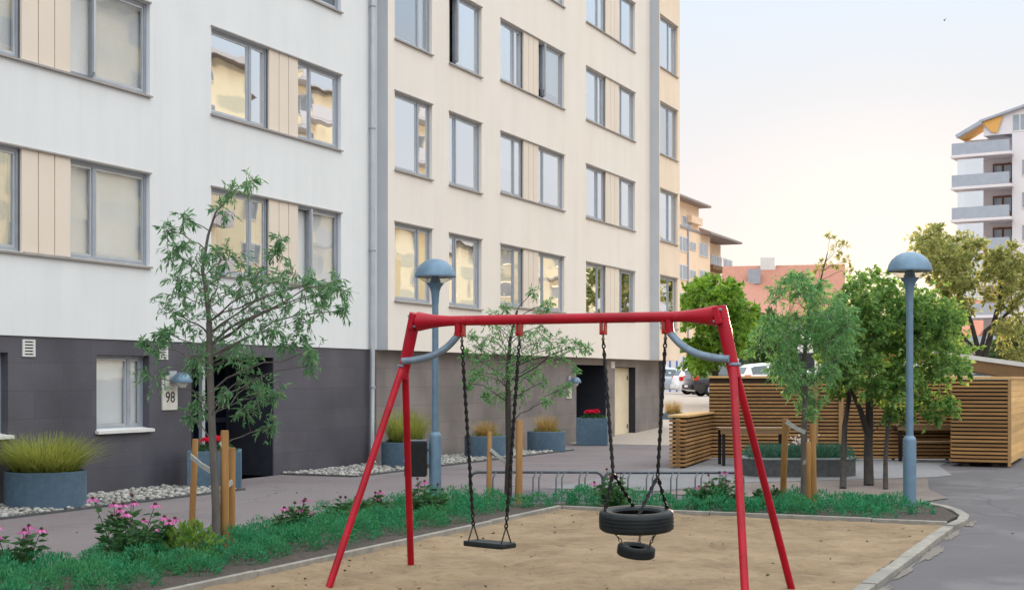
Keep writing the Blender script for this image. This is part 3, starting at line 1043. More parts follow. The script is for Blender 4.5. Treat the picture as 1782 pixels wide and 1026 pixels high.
for r in range(5):
    zt = ROW0 + r * PITCH
    opsR.append((rA[0], rA[1], zt - HT, zt, DEP)); wins.append((XR, rA[0], rA[1], zt - HT, zt, .68, ('curtain', .5) if r == 2 else ('roller', .45) if r == 0 else ('none', 0), None))
    opsR.append((rB[0], rB[1], zt - HT, zt, DEP)); wins.append((XR, rB[0], rB[1], zt - HT, zt, .27, cover(), 0 if r == 2 else None))
    for q in (rC, rD):
        opsR.append((q[0], q[3], zt - HU, zt, DEP))
        wins.append((XR, q[0], q[1], zt - HU, zt, .66, cover(), None))
        wins.append((XR, q[2], q[3], zt - HU, zt, .24, cover(), 0 if (r == 2 and q is rC) else None))
        panels.append((XR, q[1], q[2], zt - HU, zt))
    opsE.append((rE[0], rE[1], zt - HT, zt, DEP)); wins.append((XE, rE[0], rE[1], zt - HT, zt, .58, cover(), None))
b = MB(); wall_grid(b, XL, YB0, YS1, ZP, ZTOP, opsL)
b.quad((XL, YB0, ZP), (XL, YS1, ZP), (XP - .02, YS1, ZP), (XP - .02, YB0, ZP))
bpart(b, 'wall', M['plaster_white'])
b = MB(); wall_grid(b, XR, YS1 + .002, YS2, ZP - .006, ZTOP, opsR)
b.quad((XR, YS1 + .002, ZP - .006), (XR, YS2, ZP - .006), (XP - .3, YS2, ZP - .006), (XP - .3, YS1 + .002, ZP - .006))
bpart(b, 'wall', M['plaster_cream_lit'])
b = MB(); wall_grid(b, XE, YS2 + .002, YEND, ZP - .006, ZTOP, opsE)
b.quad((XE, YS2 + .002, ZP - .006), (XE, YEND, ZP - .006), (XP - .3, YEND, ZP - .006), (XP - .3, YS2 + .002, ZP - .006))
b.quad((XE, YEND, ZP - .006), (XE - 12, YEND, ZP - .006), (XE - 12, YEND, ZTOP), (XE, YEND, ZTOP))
bpart(b, 'wall', M['plaster_peach_lit'])
b = MB()
b.quad((XR, YS1, ZP - .006), (XL - .2, YS1, ZP - .006), (XL - .2, YS1, ZTOP), (XR, YS1, ZTOP))
bpart(b, 'wall_return', M['plaster_shaded'])  # end face coloured as if shaded
b = MB()
b.quad((XE, YS2, ZP - .006), (XR - .2, YS2, ZP - .006), (XR - .2, YS2, ZTOP), (XE, YS2, ZTOP))
bpart(b, 'wall_return', M['plaster_shaded'])
# shell behind the front
b = MB()
b.quad((-26.5, YB0, 0), (XL, YB0, 0), (XL, YB0, ZTOP), (-26.5, YB0, ZTOP))
b.quad((-26.5, YB0, 0), (-26.5, YEND, 0), (-26.5, YEND, ZTOP), (-26.5, YB0, ZTOP))
b.quad((-26.5, YEND, 0), (XP - .3, YEND, 0), (XP - .3, YEND, ZP - .01), (-26.5, YEND, ZP - .01))
bpart(b, 'rear_wall', M['plaster_white'])
b = MB()
b.box(-26.8, XE + .15, YB0 - .1, YEND + .15, ZTOP + .002, ZTOP + .3)
bpart(b, 'roof', M['roof_grey'])
b = MB()                                  # rooms behind the windows: floors and back partition
b.quad((-17.6, YB0 + .1, 0), (-17.6, YEND - .1, 0), (-17.6, YEND - .1, ZTOP - .05), (-17.6, YB0 + .1, ZTOP - .05))
for r in range(7):
    z = ROW0 + r * PITCH - PITCH + .45
    b.box(-17.55, XL - .2, YB0 + .1, YEND - .1, z - .12, z)
yy = YB0 + 3
while yy < YEND - 2:
    b.box(-17.55, XL - .25, yy, yy + .1, 2.8, ZTOP - .1)
    yy += 4.9
bpart(b, 'room_partition', M['room'])
for i, args in enumerate(wins):
    k = args[6][0]
    left = args[0] == XL
    make_window(*args, glass='glass_clear' if (left and k == 'blind') else ('glass_mid' if (k in ('curtain', 'blind', 'roller') and (left or i % 3 == 0)) else 'glass'))
for args in panels: make_panel(*args)

# ground floor: stone plinth with openings
gw = (fy(168), fy(260), 0.98, 2.14)
gl = (fy(14) - 1.3, fy(14), 0.98, 2.14)
d98 = (DOOR98[0], DOOR98[1], 0.0, 2.16)
d2 = (fy(1003), fy(1055), 0.0, 2.18)
d3 = (fy(1070), fy(1106), 0.0, 2.14)
b = MB(); wall_grid(b, XP, YB0, YS1, -.3, ZP - .001, [(*gw, .2), (*gl, .2), (*d98, 1.0)])
pl = bpart(b, 'plinth', M['plinth_dark'])
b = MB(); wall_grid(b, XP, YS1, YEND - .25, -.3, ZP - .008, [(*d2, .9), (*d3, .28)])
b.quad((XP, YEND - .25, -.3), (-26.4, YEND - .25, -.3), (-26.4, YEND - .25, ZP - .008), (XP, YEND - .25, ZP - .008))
bpart(b, 'plinth', M['plinth_warm_lit'])
for q, cv in ((gw, ('roller', .97)), (gl, ('none', 0))):
    w = make_window(XP, q[0], q[1], q[2], q[3], .72 if q is gw else .4, cv, None, 'glass_clear' if q is gw else 'glass_dark', False, .19)
    b = MB()
    b.prism([(XP - .18, q[2] + .03), (XP + .07, q[2] - .005), (XP + .07, q[2] - .05), (XP + .055, q[2] - .05), (XP - .18, q[2] - .01)], q[0] - .03, q[1] + .05, lambda u, v, d: (u, d, v))
    bpart(b, 'sill', M['white_metal'], w)
# entrance 98
xd = XP - .98
b = MB()
b.quad((XP - 1.0, d98[0], 0), (XP - 1.0, d98[1], 0), (XP - 1.0, d98[1], 2.16), (XP - 1.0, d98[0], 2.16))
b.quad((XP - .02, d98[1] - .004, 0), (XP - 1.0, d98[1] - .004, 0), (XP - 1.0, d98[1] - .004, 2.155), (XP - .02, d98[1] - .004, 2.155))
b.quad((XP - .02, d98[0], 2.155), (XP - .02, d98[1], 2.155), (XP - 1.0, d98[1], 2.155), (XP - 1.0, d98[0], 2.155))
e98 = bpart(b, 'entrance', M['recess_shade'])  # back, side and soffit lined dark as painted shade
b = MB()
for (ya, yb) in ((d98[0] + .10, d98[0] + 1.15), (d98[0] + 1.2, d98[1] - .06)):
    b.box(xd, xd + .05, ya, ya + .09, 0.02, 2.12)
    b.box(xd, xd + .05, yb - .09, yb, 0.02, 2.12)
    b.box(xd, xd + .05, ya + .09, yb - .09, 2.0, 2.12)
    b.box(xd, xd + .05, ya + .09, yb - .09, 0.02, .22)
    b.box(xd, xd + .05, ya + .09, yb - .09, .98, 1.06)
bpart(b, 'door', M['dark_door'], e98)
b = MB()
b.box(xd + .02, xd + .03, d98[0] + .19, d98[0] + 1.06, .22, 2.0)
b.box(xd + .02, xd + .03, d98[0] + 1.29, d98[1] - .15, .22, 2.0)
bpart(b, 'pane', M['glass_dark'], e98)
b = MB()
yp = fy(358)
b.box(XP - .12, XP - .05, yp - .03, yp + .05, 0.0, 2.15)
bpart(b, 'frame_post', M['zinc'], e98)
b = MB()
b.tube([(xd + .09, d98[0] + 1.02, .95), (xd + .09, d98[0] + 1.02, 1.35)], .015, 8)
bpart(b, 'handle', M['zinc'], e98)
# second entrance
b = MB()
b.quad((XP - .9, d2[0], 0), (XP - .9, d2[1], 0), (XP - .9, d2[1], 2.18), (XP - .9, d2[0], 2.18))
b.quad((XP - .02, d2[1] - .004, 0), (XP - .9, d2[1] - .004, 0), (XP - .9, d2[1] - .004, 2.175), (XP - .02, d2[1] - .004, 2.175))
b.quad((XP - .02, d2[0], 2.175), (XP - .02, d2[1], 2.175), (XP - .9, d2[1], 2.175), (XP - .9, d2[0], 2.175))
e2 = bpart(b, 'entrance', M['recess_shade'])  # lining coloured as deep shade here too
b = MB()
x2 = XP - .88
b.box(x2, x2 + .05, d2[0] + .1, d2[0] + .2, .02, 2.1); b.box(x2, x2 + .05, d2[1] - .2, d2[1] - .1, .02, 2.1)
b.box(x2, x2 + .05, d2[0] + .2, d2[1] - .2, 2.0, 2.1); b.box(x2, x2 + .05, d2[0] + .2, d2[1] - .2, .02, .3)
b.box(x2, x2 + .05, (d2[0] + d2[1]) / 2 - .05, (d2[0] + d2[1]) / 2 + .05, .3, 2.0)
bpart(b, 'door', M['dark_door'], e2)
b = MB()
b.box(x2 + .02, x2 + .03, d2[0] + .2, (d2[0] + d2[1]) / 2 - .05, .3, 2.0)
b.box(x2 + .02, x2 + .03, (d2[0] + d2[1]) / 2 + .05, d2[1] - .2, .3, 2.0)
bpart(b, 'pane', M['glass_dark'], e2)
# cream service door
b = MB()
b.box(XP - .28, XP - .22, d3[0] + .01, d3[1] - .01, 0.0, 2.12)
e3 = bpart(b, 'service_door', M['cream_door'], bevel=.004)
b = MB()
b.quad((XP - .01, d3[1] - .004, 0), (XP - .22, d3[1] - .004, 0), (XP - .22, d3[1] - .004, 2.135), (XP - .01, d3[1] - .004, 2.135))
bpart(b, 'reveal_shade', M['recess_shade'], e3)  # dark sheet laid over the reveal as painted shade
b = MB()
b.box(XP - .215, XP - .2, d3[0] + .12, d3[0] + .18, .96, 1.12)
b.tube([(XP - .2, d3[0] + .15, 1.05), (XP - .16, d3[0] + .15, 1.05), (XP - .16, d3[0] + .27, 1.05)], .011, 8)
b.box(XP - .218, XP - .2, d3[1] - .2, d3[1] - .14, .25, .37); b.box(XP - .218, XP - .2, d3[1] - .2, d3[1] - .14, 1.75, 1.87)
bpart(b, 'handle', M['alu_dark'], e3)
# downpipe at the first step
b = MB()
yd = fy(648.5, XL + .08)
b.tube([(XL + .08, yd, ZTOP), (XL + .08, yd, 2.6), (XL + .075, yd, 2.2), (XP + .075, yd, .12), (XP + .14, yd, .04)], .053, 14)
dp = bpart(b, 'downpipe', M['zinc'], smooth=True)
b = MB()
for z in (1.6, 4.4, 6.9, 9.4, 11.9, 14.4):
    b.lathe([(.06, z - .02), (.064, z - .01), (.064, z + .01), (.06, z + .02)], (XL + .08, yd, 0), 14)
    b.box(XL, XL + .04, yd - .015, yd + .015, z - .015, z + .015)
bpart(b, 'pipe_clip', M['alu'], dp, smooth=True)
# dark pipe on the far corner
b = MB()
b.tube([(XP + .05, YEND - .32, ZP), (XP + .05, YEND - .32, 0)], .045, 10)
bpart(b, 'drainpipe', M['alu_dark'], smooth=True)
# vent grilles
for pa, pb, pt, pb2 in ((38, 60, 590, 620), (275, 291, 600, 625)):
    ya, yb = fy(pa), fy(pb)
    zt = HC + (HY - pt) / (2000 - pa) * 16.04
    zb = HC + (HY - pb2) / (2000 - pa) * 16.04
    b = MB()
    b.box(XP, XP + .02, ya, ya + .04, zb, zt); b.box(XP, XP + .02, yb - .04, yb, zb, zt)
    n = 5
    for i in range(n + 1):
        z = zb + (zt - zb - .025) * i / n
        b.box(XP, XP + .018, ya + .04, yb - .04, z, z + .025)
    v = bpart(b, 'vent_grille', M['white_metal'])
    b = MB()
    b.quad((XP + .004, ya + .02, zb + .01), (XP + .004, yb - .02, zb + .01), (XP + .004, yb - .02, zt - .01), (XP + .004, ya + .02, zt - .01))
    bpart(b, 'backing', M['dark_door'], v)


def wall_lamp(px, py, s=1.0):
    y = fy(px)
    z = HC + (HY - py) / (2000 - px) * 16.04
    b = MB()
    b.box(XP, XP + .03, y - .09 * s, y + .09 * s, z - .06, z + .16)
    b.tube([(XP + .03, y, z + .04), (XP + .15, y, z + .08)], .025, 8)
    w = bpart(b, 'wall_lamp', M['zinc'])
    b = MB()
    b.lathe([(.165 * s, z - .03), (.17 * s, z), (.15 * s, z + .06), (.1 * s, z + .11), (.03, z + .135), (.0, z + .135)], (XP + .2, y, 0), 22)
    bpart(b, 'lamp_hood', M['lamp_grey'], w, smooth=True)
    b = MB()
    b.lathe([(.0, z - .12), (.06 * s, z - .11), (.09 * s, z - .06), (.1 * s, z - .03), (.0, z - .029)], (XP + .2, y, 0), 18)
    bpart(b, 'lamp_globe', M['lamp_glass'], w, smooth=True)


wall_lamp(299, 662)
wall_lamp(990, 664, .9)


def text_mesh(body, size, mat, parent, mtx, name='lettering'):
    cu = bpy.data.curves.new('lettering_curve', 'FONT')
    cu.body = body
    cu.size = size
    cu.extrude = 0.002
    cu.align_x = 'CENTER'
    cu.align_y = 'CENTER'
    to = bpy.data.objects.new('lettering_tmp', cu)
    COL.objects.link(to)
    bpy.context.view_layer.update()
    dg = bpy.context.evaluated_depsgraph_get()
    me = bpy.data.meshes.new_from_object(to.evaluated_get(dg))
    bpy.data.objects.remove(to)
    bpy.data.curves.remove(cu)
    me.transform(mtx)
    me.materials.clear()
    return link_mesh(name, me, mat, parent)


# number plate beside the entrance: text facing +X, reading along +Y
ya, yb = fy(281), fy(307)
zt, zb = HC + (HY - 672) / (2000 - 290) * 16.04 + .02, HC + (HY - 713) / (2000 - 290) * 16.04
b = MB(); b.box(XP, XP + .025, ya, yb, zb, zt + .16)
sg = bpart(b, 'number_sign', M['sign_white'], bevel=.003)
ym, zm = (ya + yb) / 2, (zb + zt) / 2
mt = Matrix.Translation(Vector((XP + .027, ym, zm)) - BO) @ Matrix(((0, 0, 1, 0), (1, 0, 0, 0), (0, 1, 0, 0), (0, 0, 0, 1)))
text_mesh('98', .25, M['black_paint'], sg, mt)
ya, yb = fy(985.5), fy(993.5)
zt, zb = HC + (HY - 672) / (2000 - 990) * 16.04, HC + (HY - 693) / (2000 - 990) * 16.04
b = MB(); b.box(XP, XP + .025, ya, yb, zb, zt)
bpart(b, 'number_sign', M['sign_white'])
ya, yb = fy(1063), fy(1069)
b = MB(); b.box(XP, XP + .02, ya, yb, 2.1, 2.3)
bpart(b, 'small_plate', M['white_metal'])

# ---------------------------------------------------------------- swing set
SB = Vector((-4.46, 10.84, 0))
sw = thing('swing_set', SB, 'red tubular steel swing frame with grey corner braces standing in the sand', 'swing set')
H = 2.265
xl, xr = -5.83, -3.10
jl, jr = (-5.95, 10.84, 1.82), (-2.985, 10.84, 1.82)
b = MB(SB)
n = 26
pts, rr = [], []
for i in range(n + 1):
    t = i / n
    x = xl + .03 + (xr - xl - .06) * t
    e = min(t, 1 - t) * (xr - xl)
    pts.append((x, 10.84, H))
    rr.append(.043 + .042 * max(0, 1 - e / .36) ** 1.8)
b.tube(pts, rr, 22)
b.build('crossbar', M['red_paint'], sw, smooth=True)
for s, xt, jx, foot in ((-1, xl, jl, -6.28), (1, xr, jr, -2.68)):
    b = MB(SB)
    top = Vector((xt - s * .0, 10.84, H + .075))
    j = Vector(jx)
    # upper post: broad flattened tube with a bracket cap
    d = (j - top)
    rot = Matrix.Rotation(math.atan2(d.x, -d.z) * -1, 3, 'Y')
    b.tube([top, top + d * .5, j + d * .1], [.053, .053, .048], 20)
    b.obox(top + Vector((0, 0, -.075)), (.05, .2, .14), rot)
    b.build('upper_post', M['red_paint'], sw, smooth=True, bevel=.006)
    for w in (-.75, .75):
        b = MB(SB)
        a = j + Vector((0, .03 if w > 0 else -.03, 0.03))
        f = Vector((foot, 10.84 + w, -.06))
        b.tube([a, a.lerp(f, .5), f], .031, 18)
        b.build('leg', M['red_paint'], sw, smooth=True)
    b = MB(SB)
    for q in (-.03, -.12):
        for yy in (-.07, .07):
            c_ = top + Vector((0, yy, q))
            b.lathe([(0, -.034), (.011, -.034), (.011, .034), (0, .034)], c_, 8, Matrix.Rotation(R(90), 3, 'Y'))
    b.lathe([(.05, -.012), (.056, -.006), (.056, .006), (.05, .012)], j + Vector((0, 0, .06)), 18)
    b.build('bolt', M['grey_tube'], sw, smooth=True)
    # bent corner brace
    b = MB(SB)
    xs_ = xt - s * .42
    ax = Vector((xs_, 10.84, H - .115))
    end = j + Vector((-s * .02, -.055, .1))
    p1 = Vector((xs_ + s * .10, 10.83, H - .24))
    p2 = Vector((xs_ + s * .2, 10.81, end.z + .015))
    path = []
    for i in range(17):
        t = i / 16
        path.append(ax * (1 - t) ** 3 + p1 * 3 * t * (1 - t) ** 2 + p2 * 3 * t * t * (1 - t) + end * t ** 3)
    b.tube(path, .031, 16)
    br = b.build('corner_brace', M['grey_tube'], sw, smooth=True)
    b = MB(SB)
    b.tube([(xs_, 10.84, H - .02), ax + Vector((0, 0, .02)), ax + Vector((s * .012, 0, -.015))], [.036, .036, .034], 16)
    b.build('brace_socket', M['red_paint'], br, smooth=True)


def chain(b, p, q, link=.044, wire=.0065, wid=.012):
    p, q = Vector(p), Vector(q)
    d = q - p
    n = max(1, int(d.length / (link * .78)))
    t = d.normalized()
    u = t.orthogonal().normalized()
    w = t.cross(u)
    for i in range(n):
        c = p + d * ((i + .5) / n)
        side = u if i % 2 else w
        L_ = link / 2
        pts = [c + t * (L_ * a) + side * (wid * e) for a, e in ((-1, 0), (-.7, .75), (-.3, 1), (.3, 1), (.7, .75), (1, 0), (.7, -.75), (.3, -1), (-.3, -1), (-.7, -.75), (-1, 0))]
        b.tube(pts, wire, 5, cap=False)


hang_x = (-5.379, -4.838, -4.084, -3.55)
for x in hang_x:
    b = MB(SB)
    z = H - .043
    b.box(x - .024, x - .012, 10.81, 10.87, z - .095, z + .01)
    b.box(x + .012, x + .024, 10.81, 10.87, z - .095, z + .01)
    b.lathe([(.0, -.026), (.018, -.026), (.018, .026), (.0, .026)], (x, 10.84, z - .075), 14, Matrix.Rotation(R(90), 3, 'Y'))
    h = b.build('hanger', M['hanger'], sw, smooth=True, bevel=.002)
    b = MB(SB)
    b.tube([(x, 10.84, z - .075), (x, 10.84, z - .15)], .009, 8)
    b.lathe([(.0, -.016), (.013, -.01), (.016, 0), (.013, .01), (.0, .016)], (x, 10.84, z - .13), 10)
    b.build('swivel', M['chain_steel'], h, smooth=True)

ZHG = H - .2
# flat seat swing
c1 = at(852, 946, 12.15)
S1 = Vector((c1.x, c1.y, 0))
s1 = thing('swing', (S1.x, S1.y, 0), 'flat black rubber swing seat hanging on two chains', 'swing')
b = MB(S1)
ang = R(-15)
rot = Matrix.Rotation(ang, 3, 'Z')
cz = c1.z
prof = [(-.225, -.085), (-.2, -.1), (0, -.104), (.2, -.1), (.225, -.085), (.225, .085), (.2, .1), (0, .104), (-.2, .1), (-.225, .085)]
vs = []
for k, (z, sc) in enumerate(((-.022, .97), (-.016, 1), (.014, 1), (.022, .97))):
    for u, v in prof:
        vs.append(S1 + Vector((0, 0, cz + z)) + rot @ Vector((u * sc, v * sc, 0)))
m_ = len(prof)
fs = [tuple(range(m_ - 1, -1, -1)), tuple(range(3 * m_, 4 * m_))] + [(k * m_ + i, k * m_ + (i + 1) % m_, (k + 1) * m_ + (i + 1) % m_, (k + 1) * m_ + i) for k in range(3) for i in range(m_)]
b.add(vs, fs)
b.build('seat', M['rubber'], s1, smooth=True)
for sgn, hx in ((-1, hang_x[0]), (1, hang_x[1])):
    b = MB(S1)
    e = S1 + Vector((0, 0, cz + .15)) + rot @ Vector((sgn * .185, 0, 0))
    top = Vector((hx, 10.84, ZHG + .02))
    chain(b, top, e)
    b.tube([top.lerp(e, .12), top.lerp(e, .93)], .012, 7)      # chain inside a dark sleeve
    for v in (-.065, .065):
        b.tube([e + Vector((0, 0, .01)), S1 + Vector((0, 0, cz + .02)) + rot @ Vector((sgn * .185, v, 0))], .006, 6)
    b.build('chain', M['chain'], s1, smooth=True)

# tyre swing
tc_ = at(1107.5, 904, 11.44)
T0 = Vector((tc_.x, tc_.y, 0))
ts = thing('tyre_swing', (T0.x, T0.y, 0), 'big car tyre hung flat on chains with a small tyre slung below it', 'tyre swing')


def tyre(b, c, R0, wd, rin, mtx, n=44):
    h = wd / 2
    prof = [(rin, -h * .62), (rin + .012, -h * .86), (R0 * .78, -h), (R0 * .93, -h * .97), (R0 * .985, -h * .8), (R0, -h * .55),
            (R0, -h * .34), (R0 * .982, -h * .31), (R0 * .982, -h * .25), (R0 * 1.002, -h * .22), (R0 * 1.002, h * .02), (R0 * .982, h * .05), (R0 * .982, h * .11), (R0 * 1.002, h * .14),
            (R0, h * .36), (R0 * .982, h * .39), (R0 * .982, h * .45), (R0, h * .5), (R0 * .985, h * .8), (R0 * .93, h * .97), (R0 * .78, h), (rin + .012, h * .86), (rin, h * .62),
            (rin + .03, h * .3), (R0 * .86, 0), (rin + .03, -h * .3), (rin, -h * .62)]
    b.lathe(prof, c, n, mtx)


tilt = Matrix.Rotation(R(3.5), 3, 'X') @ Matrix.Rotation(R(0.5), 3, 'Y')
b = MB(T0)
tyre(b, tc_, .304, .165, .19, tilt)
ty = b.build('tyre', M['rubber'], ts, smooth=True)
sc_ = at(1107, 957.5, 11.44)
tilt2 = Matrix.Rotation(R(8), 3, 'Y') @ Matrix.Rotation(R(4), 3, 'X')
b = MB(T0)
tyre(b, sc_, .155, .085, .06, tilt2, 32)
b.build('small_tyre', M['rubber'], ts, smooth=True)
for hx, e0, fans in ((hang_x[2], at(1067, 822, 11.42), ((-.215, -.16), (-.10, .22))), (hang_x[3], at(1144.5, 828, 11.4), ((.09, -.22), (.215, .15)))):
    b = MB(T0)
    top = Vector((hx, 10.84, ZHG + .02))
    e0 = Vector(e0)
    chain(b, top, e0)
    b.tube([top.lerp(e0, .1), top.lerp(e0, .97)], .0125, 7)
    for u, v in fans:
        q = tc_ + tilt @ Vector((u, v, .07))
        chain(b, e0, q)
        b.tube([e0, q], .009, 6)
    b.build('chain', M['chain'], ts, smooth=True)
for u, v in ((-.17, -.1), (-.03, .21), (.19, -.05)):
    b = MB(T0)
    q = tc_ + tilt @ Vector((u, v, -.06))
    w_ = sc_ + tilt2 @ Vector((u * .56, v * .5, .035))
    chain(b, q, w_, .036, .005, .01)
    b.build('sling_chain', M['chain_steel'], ts, smooth=True)


# ---------------------------------------------------------------- park lamps and bin
def park_lamp(loc, label, zt=3.5):
    t = thing('park_lamp', loc, label, 'street lamp', 'mushroom park lamps')
    k = zt - 3.5
    b = MB()
    b.lathe([(.088, 0), (.088, .93), (.082, .97), (.052, 1.0)], n=22)
    b.build('pole_base', M['lamp_grey'], t, smooth=True)
    b = MB()
    b.lathe([(.05, .99), (.046, 2.9 + k)], n=18)
    b.build('pole', M['lamp_grey'], t, smooth=True)
    b = MB()
    b.lathe([(.05, 2.86 + k), (.054, 2.95 + k), (.062, 3.04 + k), (.085, 3.11 + k), (.13, 3.165 + k), (.118, 3.168 + k), (.0, 3.1 + k)], n=26)
    b.lathe([(.09, 3.13 + k), (.075, 3.2 + k), (.05, 3.27 + k)], n=20)
    b.build('lamp_neck', M['lamp_grey'], t, smooth=True)
    b = MB()
    b.lathe([(.13, 3.167 + k), (.2, 3.205 + k), (.282, 3.258 + k)], n=30)
    b.build('diffuser', M['lamp_clear'], t, smooth=True)
    b = MB()
    b.lathe([(.0, 3.275 + k), (.262, 3.27 + k)], n=30)
    b.build('reflector', M['lamp_glass'], t, smooth=True)
    b = MB()
    b.lathe([(.27, 3.262 + k), (.297, 3.255 + k), (.300, 3.268 + k), (.294, 3.29 + k), (.277, 3.35 + k), (.24, 3.413 + k), (.18, 3.467 + k), (.11, 3.503 + k), (.04, 3.518 + k), (0.0, 3.519 + k)], n=36)
    b.build('lamp_hood', M['lamp_grey'], t, smooth=True)
    return t


LP1 = gnd(757.5, 871)
LP2 = gnd(1583, 886)
park_lamp(LP1, 'grey mushroom lamp post with black litter bin beside it, before the house wall', 3.49)
park_lamp(LP2, 'grey mushroom lamp post rising out of the green bed, in front of trees', 3.47)
bp = LP1 + Vector((-.30 * ct + .02, -.30 * st, 0))
bn = thing('litter_bin', (bp.x, bp.y, 0), 'black litter bin hanging on the grey lamp post', 'litter bin', rz=TH)
b = MB()
b.box(-.16, .16, -.14, .14, .36, .86)
b.build('bin_body', M['black_paint'], bn, bevel=.02)
b = MB()
b.box(-.17, .17, -.15, .15, .862, .885)
b.box(.165, .26, -.03, .03, .5, .54); b.box(.165, .26, -.03, .03, .72, .76)
b.build('bin_rim', M['alu_dark'], bn, bevel=.005)
b = MB()
b.lathe([(0, 0), (.05, 0), (.05, .004), (0, .004)], (-.12, -.142, .6), 20, Matrix.Rotation(R(90), 3, 'X'))
b.build('sticker', M['blue_paint'], bn)


# ---------------------------------------------------------------- foliage tools
def leaves(P, D, Ln, Wd, fold=0.25, rng=RNG):
    """P base, D direction, length, width -> verts, faces (folded rhombic leaves)"""
    n = len(P)
    D = D / (np.linalg.norm(D, axis=1, keepdims=True) + 1e-9)
    A = rng.normal(size=(n, 3))
    S = np.cross(D, A)
    S /= np.linalg.norm(S, axis=1, keepdims=True) + 1e-9
    N = np.cross(D, S)
    Ln = Ln[:, None]
    Wd = Wd[:, None]
    tip = P + D * Ln
    m1 = P + D * Ln * .45 + S * Wd * .5 + N * Wd * fold
    m2 = P + D * Ln * .45 - S * Wd * .5 + N * Wd * fold
    V = np.stack([P, m1, tip, m2], 1).reshape(-1, 3)
    b_ = np.arange(n)[:, None] * 4
    Fc = np.concatenate([b_ + np.array([[0, 1, 2]]), b_ + np.array([[0, 2, 3]])], 1).reshape(-1, 3)
    return V, Fc


def curve(a, b, lift=.2, n=6, wob=.03):
    a, b = Vector(a), Vector(b)
    mid = a.lerp(b, .5) + Vector((0, 0, lift))
    L_ = (b - a).length
    out = []
    for i in range(n + 1):
        t = i / n
        p = a * (1 - t) ** 2 + mid * 2 * t * (1 - t) + b * t * t
        if 0 < i < n: p += Vector((random.uniform(-1, 1), random.uniform(-1, 1), random.uniform(-1, 1))) * wob * L_
        out.append(p)
    return out


def make_tree(name, label, cat, base, trunks, clumps, leaf, mat, bark, group=None, droop=.3, per=120, twigs=9, spread=1.0, attach=.35):
    """trunks: list of (list of points, r0, r1) world; clumps: (centre, radius); leaf: (len, width)"""
    base = Vector(base)
    t = thing(name, base, label, cat, group)
    b = MB(base)
    tp = []
    for pts, r0, r1 in trunks:
        pts = [Vector(p) for p in pts]
        n = len(pts)
        b.tube(pts, [r0 + (r1 - r0) * i / (n - 1) for i in range(n)], 10)
        for i in range(n - 1):
            for q in range(5):
                u = (i + q / 5) / (n - 1)
                tp.append((pts[i].lerp(pts[i + 1], q / 5), r0 + (r1 - r0) * u))
        tp.append((pts[-1], r1))
    Ps, Ds, Ls, Ws = [], [], [], []
    for c, rad in clumps:
        c = Vector(c)
        best, bd = tp[-1], 1e9
        for p, r in tp:
            h = Vector((c.x - p.x, c.y - p.y, 0)).length
            if p.z > c.z - attach * h and p.z > tp[0][0].z + .2 and h > .05: continue
            d = (p - c).length
            if d < bd: best, bd = (p, r), d
        p0, r0 = best
        dist = (c - p0).length
        if dist > rad * .3:
            path = curve(p0, c, .12 * dist, 6)
            rb = min(r0 * .5, .004 + .0052 * dist)
            b.tube(path, [rb + (.0035 * (1 + dist * .3) - rb) * i / 6 for i in range(7)], 6)
            for i in range(3, 6):
                tp.append((path[i], rb * .7))
        for k in range(twigs):
            v = Vector(RNG.normal(size=3)).normalized()
            p_a = c + v * rad * .5 * random.random()
            d_ = (v + Vector(RNG.normal(size=3)) * .55 + Vector((0, 0, .15))).normalized()
            ln_ = rad * random.uniform(.55, 1.15) * spread
            p_b = p_a + d_ * ln_ * .55 + Vector((0, 0, .04 * ln_))
            p_c = p_a + d_ * ln_ + Vector((0, 0, -droop * ln_ * .45))
            th = min(.007, .002 + .004 * rad)
            b.tube([p_a, p_b, p_c], [th, th * .7, th * .3], 4, cap=False)
            m = max(3, int(per / twigs * random.uniform(.7, 1.3)))
            tt = RNG.uniform(.05, 1.0, m)[:, None]
            A_, B2, C_ = np.array(p_a)[None], np.array(p_b)[None], np.array(p_c)[None]
            base_p = A_ * (1 - tt) ** 2 + B2 * 2 * tt * (1 - tt) + C_ * tt * tt + RNG.normal(size=(m, 3)) * rad * .03
            tan = (B2 - A_) * (1 - tt) + (C_ - B2) * tt
            tan /= np.linalg.norm(tan, axis=1, keepdims=True) + 1e-9
            d = tan * .8 + RNG.normal(size=(m, 3)) * .5 + np.array([[0, 0, -droop * .9]])
            Ps.append(base_p); Ds.append(d)
            Ls.append(leaf[0] * RNG.uniform(.45, 1.2, m)); Ws.append(leaf[1] * RNG.uniform(.6, 1.25, m))
    b.build('trunk', bark, t, smooth=True)
    V, Fc = leaves(np.concatenate(Ps), np.concatenate(Ds), np.concatenate(Ls), np.concatenate(Ws))
    np_mesh('crown', V - np.array(base), Fc, mat, t)
    return t


def px_clumps(lst, Z, depth, seed=1):
    rg = random.Random(seed)
    out = []
    for x, y, r in lst:
        dz = rg.uniform(-1, 1) * depth
        out.append((at(x, y, Z + dz), r / F * Z))
    return out


